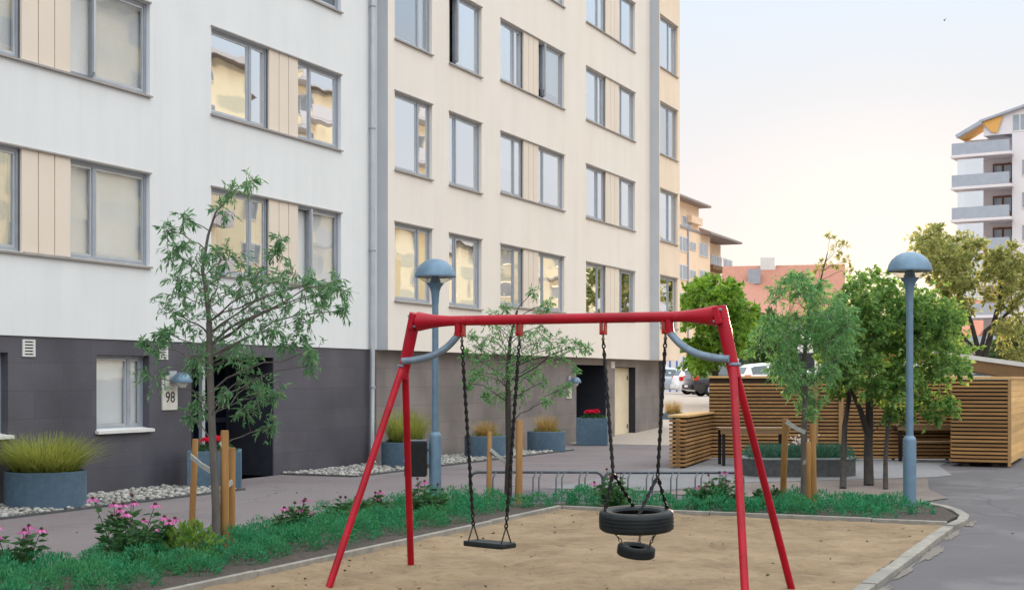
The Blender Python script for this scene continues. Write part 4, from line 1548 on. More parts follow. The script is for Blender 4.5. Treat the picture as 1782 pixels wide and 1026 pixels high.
def stakes(lst, bands, base, label):
    """support stakes of a young tree, with the webbing that ties it"""
    for k, (foot, top, r, lab) in enumerate(lst):
        f, tpt = Vector(foot), Vector(top)
        s = thing('tree_stake', (f.x, f.y, 0), lab, 'stake', 'wooden stakes around the young trees')
        b = MB((f.x, f.y, 0))
        b.tube([f + Vector((0, 0, -.05)), f.lerp(tpt, .5), tpt - Vector((0, 0, .012)), tpt], [r, r * .98, r * .95, r * .8], 12)
        b.build('pole', M['stake'], s, smooth=True)
    for p, q, lab in bands:
        o = MB(Vector(p))
        mid = Vector(p).lerp(Vector(q), .5) + Vector((0, 0, -.015))
        o.beam(p, mid, .012, .055)
        o.beam(mid, q, .0125, .055)
        ob = o.build('tree_tie', M['strap'])
        ob.location = p
        tag(ob, lab, 'tree tie', 'grey webbing ties on the staked trees')


# --- young tree at the front left
Z1 = 13.9
t1 = at(376, 968, Z1)
b1 = (t1.x, t1.y, 0.04)
tr = [([b1, at(376, 880, Z1), at(370, 770, Z1), at(366, 660, Z1 + .02), at(364, 560, Z1)], .047, .032),
      ([at(364, 560, Z1), at(358, 500, Z1 + .05), at(352, 470, Z1), at(362, 410, Z1 - .05), at(375, 370, Z1), at(398, 345, Z1)], .026, .006)]
cl = [(434, 316, 13), (402, 333, 15), (388, 366, 15), (318, 380, 16), (290, 400, 15), (300, 440, 18), (318, 425, 15), (340, 450, 24), (372, 440, 20), (395, 452, 26), (352, 480, 30), (420, 470, 28),
      (305, 486, 20), (310, 515, 22), (345, 520, 30), (380, 500, 30), (410, 505, 32), (440, 500, 30), (455, 470, 25), (480, 440, 12), (487, 415, 11), (485, 490, 22), (510, 475, 22), (525, 500, 22), (550, 490, 18), (575, 495, 18), (590, 505, 15), (555, 515, 15), (598, 540, 13), (560, 535, 14),
      (300, 545, 22), (290, 580, 12), (330, 560, 26), (360, 585, 26), (395, 560, 30), (430, 545, 30), (465, 530, 26), (500, 525, 22), (420, 590, 28), (450, 580, 26), (480, 575, 18), (530, 560, 15), (520, 585, 15), (548, 610, 18), (545, 635, 14), (500, 600, 12),
      (340, 620, 20), (275, 605, 11), (268, 655, 20), (340, 640, 16), (400, 625, 22), (440, 625, 20), (430, 655, 22), (458, 665, 20), (445, 690, 18), (400, 680, 14), (350, 700, 17), (330, 720, 13), (470, 740, 16), (425, 715, 12), (480, 690, 9), (280, 585, 9), (250, 595, 8)]
make_tree('young_tree', 'young staked tree with narrow drooping leaves at the left before the white wall', 'tree', b1, tr, px_clumps(cl, Z1, .5, 3), (.085, .019), M['leaf_pear'], M['bark'], droop=.6, per=125, twigs=13, spread=1.45)
stk = [(gnd(333, 938), at(340, 763, 15.45), .036, 'wooden stake left of the front young tree trunk'),
       (gnd(391, 968), at(391, 748, 13.95), .043, 'tall thick wooden stake right of the front young tree trunk'),
       (gnd(403, 960), at(404, 778, 14.35), .036, 'shorter wooden stake behind the tall one at the front young tree')]
bd = [(at(332, 793, 15.35), at(372, 822, 13.9), 'slack grey webbing from left stake to the front young tree'),
      (at(374, 854, 13.95), at(404, 838, 14.3), 'taut grey webbing from the front young tree to the shorter stake'),
      (at(384, 768, 13.92), at(397, 782, 13.97), 'short grey strap end on top of the tall front stake')]
stakes(stk, bd, b1, '')

# --- second young tree, middle
Z2 = 20.2
t2 = at(884, 870, Z2); b2 = (t2.x, t2.y, .04)
tr = [([b2, at(886, 790, Z2), at(884, 700, Z2), at(884, 640, Z2), at(888, 590, Z2), at(900, 540, Z2)], .058, .015)]
cl = [(928, 508, 8), (950, 530, 10), (946, 545, 12), (880, 540, 9), (860, 548, 9), (850, 560, 10), (870, 575, 22), (895, 570, 24), (920, 575, 22), (945, 568, 18), (850, 590, 20), (875, 600, 24), (905, 600, 24), (935, 595, 20), (965, 590, 16), (985, 600, 13), (1005, 602, 10), (1020, 606, 8), (960, 610, 14), (975, 625, 12),
      (830, 605, 14), (838, 630, 16), (860, 625, 22), (890, 635, 20), (915, 625, 18), (850, 650, 18), (875, 660, 20), (905, 655, 18), (825, 650, 12), (815, 665, 8), (930, 650, 10), (945, 665, 10), (950, 700, 7), (910, 685, 12), (865, 685, 14), (888, 695, 14), (845, 690, 8), (970, 680, 9), (985, 675, 8), (1000, 640, 7), (820, 585, 9), (812, 615, 7)]
make_tree('young_tree', 'young staked tree with loose airy crown behind the flat swing seat', 'tree', b2, tr, px_clumps(cl, Z2, .55, 5), (.075, .019), M['leaf_pear_far'], M['bark_dark'], droop=.45, per=110, twigs=13, spread=1.4)
stk = [(gnd(851, 876), at(852, 750, 20.0), .038, 'wooden stake left of the middle young tree'),
       (gnd(903, 876), at(904, 730, 20.0), .05, 'thicker wooden stake right of the middle young tree')]
bd = [(at(854, 782, 19.9), at(882, 803, Z2), 'pale webbing from left stake to the middle young tree')]
stakes(stk, bd, b2, '')

# --- third young tree, right
Z3 = 18.7
t3 = at(1399, 888, Z3); b3 = (t3.x, t3.y, .04)
tr = [([b3, at(1400, 830, Z3), at(1399, 760, Z3), at(1402, 690, Z3), at(1398, 640, Z3), at(1404, 580, Z3), at(1410, 530, Z3)], .055, .018)]
rg = random.Random(5)
cl = []
for i in range(58):
    a, rr_ = rg.uniform(0, 6.28), rg.random() ** .5
    x, y = 1400 + 78 * rr_ * math.cos(a), 575 + 95 * rr_ * math.sin(a)
    cl.append((x, y, rg.uniform(13, 24)))
cl += [(1385, 480, 12), (1398, 500, 16), (1425, 492, 12), (1345, 560, 14), (1350, 600, 16), (1345, 640, 14), (1375, 668, 14), (1400, 690, 12), (1420, 700, 12), (1412, 720, 9), (1380, 640, 18), (1460, 520, 14), (1395, 705, 10)]
make_tree('young_tree', 'dense blue green young tree with two tall stakes in the right bed', 'tree', b3, tr, px_clumps(cl, Z3, .6, 9), (.085, .02), M['leaf_pear_far'], M['bark'], droop=.5, per=170, twigs=16, spread=1.3)
stk = [(gnd(1362, 882), at(1367, 728, 18.9), .045, 'wooden stake left of the right young tree'),
       (gnd(1416, 890), at(1414, 738, 18.6), .045, 'tall wooden stake right of the right young tree'),
       (gnd(1407, 894), at(1407, 768, 18.2), .032, 'thin short wooden stake close to the right young tree')]
bd = [(at(1368, 733, 18.8), at(1402, 752, 18.65), 'grey webbing strap high on the right young tree'),
      (at(1398, 806, 18.6), at(1410, 793, 18.3), 'loose grey webbing low on the right young tree')]
stakes(stk, bd, b3, '')

# --- spindly backlit shoots above it
Zs = 34.0
ps = at(1400, 640, Zs); base = (ps.x, ps.y, 0)
tr = [([base, at(1402, 600, Zs), at(1420, 520, Zs), at(1440, 440, Zs)], .05, .012)]
cl = [(1444, 412, 6), (1455, 432, 12), (1470, 428, 9), (1465, 445, 10), (1435, 455, 9), (1450, 460, 10), (1475, 455, 8), (1425, 470, 10), (1478, 470, 8), (1410, 505, 12), (1430, 510, 14), (1400, 540, 16), (1430, 545, 16)]
make_tree('slender_tree', 'slender tree with thin backlit shoots against the sky before the red roof', 'tree', base, tr, px_clumps(cl, Zs, .5, 2), (.11, .035), M['leaf_olive'], M['bark_dark'], droop=.2, per=60, twigs=6)

# --- multi-stemmed maple by the seating place
Z4 = 23.6
tb = gnd(1511, 846)
base = (tb.x, tb.y, 0)
tr = [([gnd(1467, 851), at(1468, 790, 23.4), at(1470, 740, 23.5), at(1478, 690, 23.6), at(1470, 650, 23.6), at(1455, 600, 23.6)], .055, .025),
      ([gnd(1512, 845), at(1511, 780, Z4), at(1513, 720, Z4), at(1512, 670, Z4), at(1525, 610, Z4), at(1540, 550, Z4)], .085, .03),
      ([gnd(1541, 852), at(1541, 800, 23.0), at(1545, 740, 23.1), at(1555, 690, 23.2), at(1575, 640, 23.3)], .042, .018),
      ([at(1511, 760, Z4), at(1498, 715, Z4 - .1), at(1482, 680, Z4 - .2), at(1470, 640, Z4)], .055, .02)]
rg = random.Random(8)
cl = []
for i in range(105):
    a, rr_ = rg.uniform(0, 6.28), rg.random() ** .5
    x, y = 1545 + 125 * rr_ * math.cos(a), 590 + 88 * rr_ * math.sin(a)
    if y > 650 and x < 1500 and rg.random() < .3: continue
    cl.append((x, y, rg.uniform(13, 25)))
cl += [(1600, 690, 18), (1620, 700, 18), (1640, 705, 15), (1655, 712, 12), (1590, 715, 14), (1620, 725, 14), (1560, 690, 16), (1575, 720, 12), (1550, 720, 12), (1640, 650, 18), (1660, 640, 16), (1680, 640, 12), (1610, 660, 20), (1500, 490, 16), (1520, 485, 18), (1540, 495, 18), (1480, 500, 16), (1560, 520, 20), (1650, 560, 18), (1665, 545, 14), (1640, 530, 16), (1450, 650, 18), (1440, 620, 16), (1455, 680, 12), (1495, 665, 14), (1475, 655, 16), (1530, 680, 14)]
make_tree('maple_tree', 'broad green tree with several dark trunks by the seating place', 'tree', base, tr, px_clumps(cl, Z4, 1.0, 4), (.105, .068), M['leaf_maple'], M['bark_dark'], droop=.35, per=135, twigs=15, spread=1.45)


def blob_tree(name, label, base, Z, ellipses, nclump, rpx, leaf, mat, bark, trunk_pts, depth, seed, per=150, tw=.2):
    rg = random.Random(seed)
    cl = []
    for k in range(nclump):
        cx, cy, rx, ry = ellipses[k % len(ellipses)]
        a, rr_ = rg.uniform(0, 6.28), rg.random() ** .45
        cl.append((cx + rx * rr_ * math.cos(a), cy + ry * rr_ * math.sin(a), rg.uniform(*rpx)))
    return make_tree(name, label, 'tree', base, trunk_pts, px_clumps(cl, Z, depth, seed), leaf, mat, bark, droop=.3, per=per, twigs=16, spread=1.3)


# --- round tree beyond the house corner
Z5 = 56.0
pb = at(1245, 690, Z5); base = (pb.x, pb.y, terrain(pb.y))
blob_tree('round_tree', 'round bright green tree beyond the corner of the pale building', base, Z5, [(1245, 560, 58, 62), (1225, 530, 38, 42), (1270, 560, 42, 60), (1240, 610, 52, 30)], 85, (10, 17), (.24, .13), M['leaf_linden'], M['bark_dark'],
          [([base, at(1245, 640, Z5), at(1247, 580, Z5), at(1245, 530, Z5)], .16, .05)], 2.0, 21, per=200)
# --- olive toned tree right, at the back
Z6 = 58.0
pb = at(1708, 690, Z6); base = (pb.x, pb.y, terrain(pb.y))
tr = [([base, at(1706, 640, Z6), at(1700, 600, Z6), at(1690, 560, Z6), at(1668, 500, Z6), at(1640, 450, Z6)], .15, .04),
      ([at(1706, 640, Z6), at(1725, 580, Z6 + .5), at(1740, 520, Z6 + .5), at(1745, 460, Z6)], .14, .05),
      ([at(1703, 625, Z6), at(1715, 575, Z6 - .6), at(1760, 540, Z6 - .6), at(1790, 500, Z6)], .1, .04),
      ([at(1700, 610, Z6), at(1680, 590, Z6 - .4), at(1660, 560, Z6 - .4)], .09, .03)]
blob_tree('olive_tree_crown', 'large loose olive green tree with bare branching trunk in front of the tower', base, Z6,
          [(1720, 480, 70, 55), (1650, 440, 40, 40), (1760, 500, 45, 70), (1690, 460, 60, 40), (1620, 420, 30, 24), (1660, 520, 40, 40), (1780, 580, 40, 50), (1640, 560, 30, 40), (1760, 460, 40, 30), (1650, 470, 50, 40)], 150, (8, 15), (.22, .10), M['leaf_olive'], M['bark_dark'], tr, 2.4, 33, per=120).name = 'broadleaf_tree'
# --- darker trees and hedge closing the car park
Z7 = 74.0
for k, (cx, cy, rx, ry, zz, lab) in enumerate([(1335, 590, 42, 40, 70, 'dark shrubby tree beside the grey garage'), (1560, 610, 60, 34, 66, 'green tree low behind the seating place trees'), (1775, 615, 46, 34, 68, 'dark bushy tree at the right edge behind the carport'), (1640, 610, 46, 32, 78, 'dim green tree between carport and lamp post'), (1480, 600, 50, 40, 72, 'green tree below the end of the red roof')]):
    pb = at(cx, 690, zz); base = (pb.x, pb.y, terrain(pb.y))
    blob_tree('background_tree', lab, base, zz, [(cx, cy, rx, ry)], 34, (11, 18), (.28, .15), M['leaf_hedge'] if k in (0, 2) else M['leaf_linden'], M['bark_dark'],
              [([base, at(cx, 640, zz), at(cx + 4, cy, zz)], .16, .05)], 2.0, 50 + k, per=160)

# ---------------------------------------------------------------- ground cover and perennials in the bed
MND = []


def mound(c, r, h, n, ln, wd):
    u = RNG.normal(size=(n, 3))
    u[:, 2] = np.abs(u[:, 2])
    u /= np.linalg.norm(u, axis=1, keepdims=True)
    rad = RNG.uniform(.55, 1.0, n) ** .6
    P = u * np.array([r, r, h]) * rad[:, None] + np.array(c)
    D = u * np.array([1, 1, 1.2]) + RNG.normal(size=(n, 3)) * .45 + np.array([0, 0, .45])
    return P, D, ln * RNG.uniform(.6, 1.2, n), wd * RNG.uniform(.7, 1.3, n)


def in_poly(x, y, poly):
    ins = False
    for (x1, y1), (x2, y2) in zip(poly, poly[1:] + poly[:1]):
        if (y1 > y) != (y2 > y) and x < (x2 - x1) * (y - y1) / (y2 - y1) + x1: ins = not ins
    return ins


COVER = [(-9.12, 8.0), (-7.62, 8.0), (-7.45, 17.55), (-2.75, 17.62), (-2.5, 18.4), (-2.75, 19.3), (-3.1, 19.5), (-4.1, 19.1), (-7.2, 17.95), (-8.8, 17.35), (-9.1, 17.1)]
FLOWERS = [(gnd(30, 1015), .42, 6, 'short coneflower clump with dark red blooms at the left edge'), (gnd(215, 1000), .60, 10, 'tallest clump of pink coneflowers at front left'), (gnd(262, 985), .42, 6, 'pink coneflower clump just left of the front stakes'), (gnd(505, 945), .42, 6, 'pink coneflower clump between front stakes and red swing leg'),
           (gnd(600, 925), .36, 5, 'faded coneflower clump behind the slanting red swing leg'), (gnd(655, 912), .34, 4, 'small faded coneflower clump between the two left swing legs'), (gnd(740, 908), .46, 7, 'dark coneflower clump at the foot of the left lamp post'), (gnd(1068, 893), .48, 7, 'leafy coneflower clump behind the big tyre'),
           (gnd(1215, 890), .36, 5, 'dark flower clump behind the right swing leg'), (gnd(1262, 888), .46, 5, 'dark flower stems seen between the right swing legs'), (gnd(1335, 888), .32, 4, 'thin dark flower clump right of the red legs')]
parts = []
gy = 8.0
while gy < 20:
    gx = -9.2
    while gx < -2.3:
        x, y = gx + random.uniform(-.13, .13), gy + random.uniform(-.13, .13)
        if in_poly(x, y, COVER) and random.random() < .9:
            r = random.uniform(.15, .25)
            hh = random.uniform(.16, .29)
            far = y > 16.5
            parts.append(mound((x, y, .04), r, hh, int(900 * (r / .26) ** 2 * (.75 if far else 1)), .042 if not far else .05, .0105 if not far else .013))
        gx += .37
    gy += .36
P, D, Ln, Wd = [np.concatenate(z) for z in zip(*parts)]
V, Fc = leaves(P, D, Ln, Wd)
tag(np_mesh('ground_cover', V, Fc, M['leaf_cover']), kind='stuff')


def perennial(c, h, nfl, label, k):
    t = thing('coneflower', (c.x, c.y, .04), label, 'flower plant', 'coneflowers in the planting bed')
    rg = random.Random(100 + k)
    b = MB()
    Ps, Ds, Ls, Ws = [], [], [], []
    heads = []
    for i in range(nfl + 7):
        a = rg.uniform(0, 6.28)
        r = rg.uniform(.02, .12)
        rt = r + rg.uniform(.03, .20) * (h / .5)
        hh = h * rg.uniform(.72, 1.12) if i < nfl else h * rg.uniform(.5, .8)
        p0 = Vector((r * math.cos(a), r * math.sin(a), 0))
        p2 = Vector((rt * math.cos(a), rt * math.sin(a), hh))
        p1 = p0.lerp(p2, .5) + Vector((0, 0, .03))
        b.tube([p0, p1, p2], [.005, .004, .003], 5)
        m = 20
        tt = RNG.uniform(.15, .88, m)
        pp = np.array(p0)[None] * (1 - tt[:, None]) + np.array(p2)[None] * tt[:, None]
        an = RNG.uniform(0, 6.28, m)
        Ps.append(pp); Ds.append(np.stack([np.cos(an), np.sin(an), RNG.uniform(-.3, .6, m)], 1))
        Ls.append(RNG.uniform(.10, .17, m) * (1.15 - .5 * tt)); Ws.append(RNG.uniform(.034, .05, m))
        if i < nfl: heads.append(p2)
    b.build('stem', M['leaf_flower'], t)
    V, Fc = leaves(np.concatenate(Ps), np.concatenate(Ds), np.concatenate(Ls), np.concatenate(Ws))
    np_mesh('foliage', V, Fc, M['leaf_flower'], t)
    for i, p in enumerate(heads):
        bare = rg.random() < (.3 if k < 4 else .7)
        b = MB()
        b.lathe([(.0, -.008), (.014, -.008), (.018, .0), (.015, .012), (.006, .02), (.0, .021)], p, 10)
        if bare:
            b.build('flower', M['cone'], t, smooth=True)
            continue
        n = 13
        an = np.linspace(0, 6.28, n, endpoint=False) + rg.random()
        P_ = np.tile(np.array(p), (n, 1)) + np.stack([np.cos(an), np.sin(an), np.zeros(n)], 1) * .012
        D_ = np.stack([np.cos(an), np.sin(an), np.full(n, -.7)], 1)
        V, Fc = leaves(P_, D_, np.full(n, .062), np.full(n, .021), .1)
        f = np_mesh('flower', V, Fc, M['petal_pink'], t)
        b.build('seed_cone', M['cone'], f, smooth=True)


for k, (c, h, nf, lab) in enumerate(FLOWERS): perennial(c, h, nf, lab, k)
# yellow-green bush by the front stakes
c = gnd(330, 985)
t = thing('lime_bush', (c.x, c.y, .04), 'yellow green leafy bush left of the front tree trunk', 'bush')
Ps, Ds, Ls, Ws = mound((0, 0, 0), .3, .36, 420, .075, .04)
V, Fc = leaves(Ps, Ds, Ls, Ws)
np_mesh('foliage', V, Fc, M['leaf_lime'], t)
b = MB()
for i in range(9):
    a = i * .7
    b.tube([(0, 0, 0), (.1 * math.cos(a), .1 * math.sin(a), .18), (.2 * math.cos(a), .2 * math.sin(a), .3)], [.006, .005, .003], 5)
b.build('stem', M['bark'], t)
# leaf litter on the sand
n = 260
P = np.stack([np.concatenate([RNG.uniform(-6.9, -2.3, 160), RNG.uniform(-13.0, -9.4, 60), RNG.uniform(-1.9, 1.5, 40)]), np.concatenate([RNG.uniform(9.0, 17.0, 160), RNG.uniform(10, 24, 60), RNG.uniform(11, 28, 40)]), np.concatenate([np.full(160, .062), np.full(100, .009)])], 1)
an = RNG.uniform(0, 6.28, n)
D = np.stack([np.cos(an), np.sin(an), RNG.uniform(-.05, .25, n)], 1)
V, Fc = leaves(P, D, RNG.uniform(.02, .055, n), RNG.uniform(.012, .025, n))
tag(np_mesh('leaf_litter', V, Fc, M['litter']), kind='stuff')


# ---------------------------------------------------------------- planters by the wall
def grass_tuft(parent, r, h, n, mat, z0, droop=.25, name='grass', wd=.012):
    a = RNG.uniform(0, 6.28, n)
    rr_ = RNG.uniform(0, 1, n) ** .5 * r * .55
    base = np.stack([rr_ * np.cos(a), rr_ * np.sin(a), np.full(n, z0)], 1)
    lean = RNG.uniform(.05, 1.0, n) * (1 if n < 1000 else 1.12)
    a2 = a + RNG.normal(size=n) * .5
    hh = h * RNG.uniform(.45, 1.08, n)
    V, Fs = [], []
    out = np.stack([np.cos(a2), np.sin(a2), np.zeros(n)], 1)
    side = np.stack([-np.sin(a2), np.cos(a2), np.zeros(n)], 1)
    ts = (0, .45, .8, 1.0)
    rows = []
    for t in ts:
        c = base + out * (lean * r * (t ** 1.6))[:, None] + np.stack([np.zeros(n), np.zeros(n), hh * (t - droop * lean * t * t)], 1)
        w = wd * (1 - t * .85)
        rows.append((c - side * w / 2, c + side * w / 2))
    V = np.stack([x for rw in rows for x in rw], 1).reshape(-1, 3)
    b_ = np.arange(n)[:, None] * 8
    Fs = np.concatenate([b_ + np.array([[2 * i, 2 * i + 1, 2 * i + 3, 2 * i + 2]]) for i in range(3)], 1).reshape(-1, 4)
    return np_mesh(name, V, Fs, mat, parent)


def round_planter(c, rad, h, label, gmat, gh, gr, n):
    t = thing('round_planter', (c.x, c.y, .01), label, 'planter', 'round concrete planters along the wall')
    b = MB()
    b.lathe([(rad * .97, 0), (rad, .015), (rad, h - .012), (rad - .012, h), (rad - .05, h), (rad - .055, h - .02), (rad - .055, h - .08)], n=48)
    b.build('pot', M['planter'], t, smooth=True)
    b = MB()
    b.lathe([(rad - .055, h - .07), (rad * .5, h - .05), (0, h - .045)], n=32)
    b.build('soil', M['soil'], t, smooth=True)
    grass_tuft(t, gr, gh, n, gmat, h - .06)
    k = int(n * .4)
    P_, D_, L_, W_ = mound((0, 0, h - .06), rad * .8, .12, k, .09, .02)
    V, Fc = leaves(P_, D_, L_, W_)
    np_mesh('undergrowth', V, Fc, M['leaf_hedge'] if gmat is M['grass_tuft'] else M['grass_tuft'], t)
    return t


def pot_at(pxl, pxr, py, rad):
    g = gnd((pxl + pxr) / 2, py)
    d = Vector((g.x, g.y, 0)).normalized()
    return Vector((g.x, g.y, 0)) + d * rad


round_planter(pot_at(12, 147, 889, .55), .545, .50, 'large round concrete planter with feathery green grass at the left edge', M['grass_tuft'], .60, .72, 2400)
round_planter(pot_at(662, 750, 815, .5), .49, .50, 'round concrete planter behind the litter bin, with tall green grass', M['grass_tuft'], .80, .55, 1300)
round_planter(pot_at(808, 881, 798, .48), .47, .49, 'round concrete planter behind the middle young tree stakes, with dry grass', M['grass_dry'], .46, .34, 450)
round_planter(pot_at(917, 985, 787, .48), .47, .49, 'round concrete planter with golden grass left of the square flower box', M['grass_dry'], .52, .38, 450)
round_planter(pot_at(1148, 1194, 747, .45), .45, .55, 'farthest round planter with golden grass at the house corner', M['grass_dry'], .62, .42, 450)


def square_planter(pl, pr, py, h, label, rz, nfl):
    g = gnd((pl + pr) / 2, py)
    Zc = F * HC / (py - HY)
    w = (pr - pl) / F * Zc
    d = Vector((g.x, g.y, 0)).normalized()
    c = Vector((g.x, g.y, 0)) + d * w * .5
    t = thing('square_planter', (c.x, c.y, .01), label, 'planter', 'square concrete flower boxes by the doors', rz=rz)
    b = MB()
    a, i_ = w / 2, w / 2 - .05
    for x0, x1, y0, y1 in ((-a, a, -a, -i_), (-a, a, i_, a), (-a, -i_, -i_, i_), (i_, a, -i_, i_)):
        b.box(x0, x1, y0, y1, 0, h)
    b.build('box', M['planter'], t, bevel=.008)
    b = MB()
    b.box(-i_, i_, -i_, i_, h - .2, h - .05)
    b.build('soil', M['soil'], t)
    P_, D_, L_, W_ = mound((0, 0, h - .06), w * .42, .14, 260, .09, .045)
    V, Fc = leaves(P_, D_, L_, W_)
    np_mesh('foliage', V, Fc, M['leaf_flower'], t)
    for k in range(nfl):
        a2 = k * 2.4
        q = (.10 + .05 * k ** .5) * .9
        p = Vector((q * math.cos(a2) * w, q * math.sin(a2) * w - w * .12, h + .13 + .05 * random.random()))
        u = RNG.normal(size=(60, 3)); u[:, 2] = np.abs(u[:, 2]) * .8
        u /= np.linalg.norm(u, axis=1, keepdims=True)
        V, Fc = leaves(np.array(p)[None] + u * .045, u + RNG.normal(size=(60, 3)) * .5, np.full(60, .045), np.full(60, .04))
        np_mesh('flower_head', V, Fc, M['petal_red'], t)


square_planter(328, 420, 851, .60, 'square flower box with red geraniums beside the door marked 98', TH + R(10), 5)
square_planter(1004, 1058, 775, .72, 'square flower box with red flowers in front of the second dark doorway', TH - R(6), 7)


# ---------------------------------------------------------------- bike racks
def bike_rack(pa, pb, label, Z=20.5):
    a, c = at(pa, 872, Z), at(pb, 872, Z)
    a.z = c.z = 0
    d = (c - a)
    w = d.length
    t = thing('bike_rack', a, label, 'bike rack', 'low steel bike racks', rz=math.atan2(d.y, d.x))
    h, rc = .415, .11
    pts = [(0, 0, -.03), (0, 0, h - rc)]
    pts += [(rc - rc * math.cos(q), 0, h - rc + rc * math.sin(q)) for q in (R(22), R(45), R(68), R(90))]
    pts += [(w - p[0], 0, p[2]) for p in reversed(pts)]
    b = MB()
    b.tube(pts, .022, 10)
    b.build('frame', M['rack'], t, smooth=True)
    n = 5
    for i in range(n):
        x = .2 + (w - .4) * (i + .15) / (n - .4)
        b = MB()
        for o in (0, .085):
            b.tube([(x + .06 + o, -.0, h), (x + .03 + o, -.06, h - .015), (x + o, -.13, h - .08), (x + o - .005, -.15, .0)], .0105, 7)
        b.build('wheel_holder', M['rack'], t, smooth=True)
    b = MB()
    b.tube([(0, -.15, .02), (w, -.15, .02)], .012, 8)
    b.build('ground_rail', M['rack'], t, smooth=True)


bike_rack(818, 1049, 'left low steel bike rack behind the flat swing seat')
bike_rack(1051, 1293, 'right low steel bike rack behind the hanging tyre', 20.4)


# ---------------------------------------------------------------- slatted wooden seating place and shed
def slat_face(b, a, c, z0, z1, nrm, pitch=.079, h=.046, d=.034):
    a, c = Vector(a), Vector(c)
    z = z0
    nrm = Vector(nrm).normalized()
    while z + h <= z1 + .001:
        o = nrm * d * .5
        jit = Vector((0, 0, random.uniform(-.002, .002)))
        b.beam(a + o + Vector((0, 0, z + h / 2)) + jit, c + o + Vector((0, 0, z + h / 2)) + jit, d, h)
        z += pitch


def slat_wall(name, label, a, c, z1, thick, cap, z0=.03, mats=('wood_x',), posts=(), both=True, cat='wooden screen'):
    a, c = Vector((a[0], a[1], 0)), Vector((c[0], c[1], 0))
    d = (c - a).normalized()
    n = Vector((d.y, -d.x, 0))              # faces the camera side
    t = thing(name, a, label, cat)
    b = MB(a)
    slat_face(b, a + n * thick / 2, c + n * thick / 2, z0 + .02, z1 - .05, n)
    b.build('slats', M[mats[0]], t)
    b = MB(a)
    b.beam(a + Vector((0, 0, (z0 + z1) / 2)), c + Vector((0, 0, (z0 + z1) / 2)), thick, z1 - z0 - .02)
    b.build('backing', M['wood_dark'], t)
    if both:
        b = MB(a)
        slat_face(b, a - n * thick / 2, c - n * thick / 2, z0 + .02, z1 - .05, -n)
        b.build('slats', M[mats[0]], t)
    b = MB(a)
    b.beam(a - d * .03 + Vector((0, 0, z1 + .014)), c + d * .03 + Vector((0, 0, z1 + .014)), cap, .045)
    b.build('cap', M['wood_y'], t, bevel=.004)
    for s in posts:
        p = a + d * s + n * (thick / 2 + .075)
        b = MB(a)
        b.box(p.x - .05, p.x + .05, p.y - .035, p.y + .035, 0.0, z1 - .06)
        b.build('post', M['wood_post'], t, bevel=.004)
    return t, n, d


SCA, SCB = (-8.86, 30.15), (-3.72, 31.9)
slat_wall('slatted_screen', 'tall slatted timber screen behind the tables', SCA, SCB, 1.80, .08, .22, posts=(2.3, 2.85))
t, n, d = slat_wall('low_slatted_wall', 'low slatted timber wall with board top at the left end of the seating place', (-8.50, 26.75), (-8.92, 30.05), 1.02, .22, .40, mats=('wood_y_slat',), cat='wooden wall')
b = MB((-8.50, 26.75, 0))
pa = Vector((-8.50, 26.75, 0))
for s in (-1, 1):
    slat_face(b, pa - d * .012 + n * (s * .02 - .05 * s), pa - d * .012 + n * (s * .17), .05, .97, -d)
b.build('end_slats', M['wood_y_slat'], t)
b = MB((-8.50, 26.75, 0))
b.beam(pa - d * .02 + Vector((0, 0, .5)), pa + d * .08 + Vector((0, 0, .5)), .09, .98)
b.build('post', M['wood_post'], t)

shx0, shx1, shy0, shy1 = -3.66, -2.53, 29.75, 33.4
sh = thing('timber_shed', (shx0, shy0, 0), 'small slatted timber shed at the right with plank side', 'shed')
SO = (shx0, shy0, 0)
b = MB(SO); slat_face(b, (shx0, shy0, 0), (shx1 - .05, shy0, 0), .10, 1.74, (0, -1, 0)); b.build('front_slats', M['wood_x'], sh)
b = MB(SO); b.box(shx0 + .01, shx1 - .012, shy0 + .003, shy1, .08, 1.76); b.build('core', M['wood_dark'], sh)
b = MB(SO); slat_face(b, (shx0 + .008, shy1, 0), (shx0 + .008, shy0, 0), .10, 1.74, (-1, 0, 0)); b.build('side_slats', M['wood_y_slat'], sh)
b = MB(SO)
z = .085
while z < 1.74:
    b.box(shx1 - .01, shx1 + .012, shy0 + .02, shy1, z, z + .117)
    z += .12
b.build('plank_side', M['wood_y'], sh, bevel=.003)
b = MB(SO)
b.box(shx1 - .045, shx1 + .018, shy0 - .036, shy0 + .018, .02, 1.76)
b.build('corner_post', M['wood_post'], sh)
b = MB(SO)
b.box(shx0 - .04, shx1 + .03, shy0 - .05, shy1 + .03, 1.765, 1.82)
b.build('top', M['wood_y'], sh, bevel=.005)
for x in (shx0 + .2, shx1 - .35):
    b = MB(SO); b.box(x, x + .14, shy0 + .05, shy0 + .2, 0, .079); b.build('foot', M['wood_dark'], sh)
# dark return wall between screen and shed


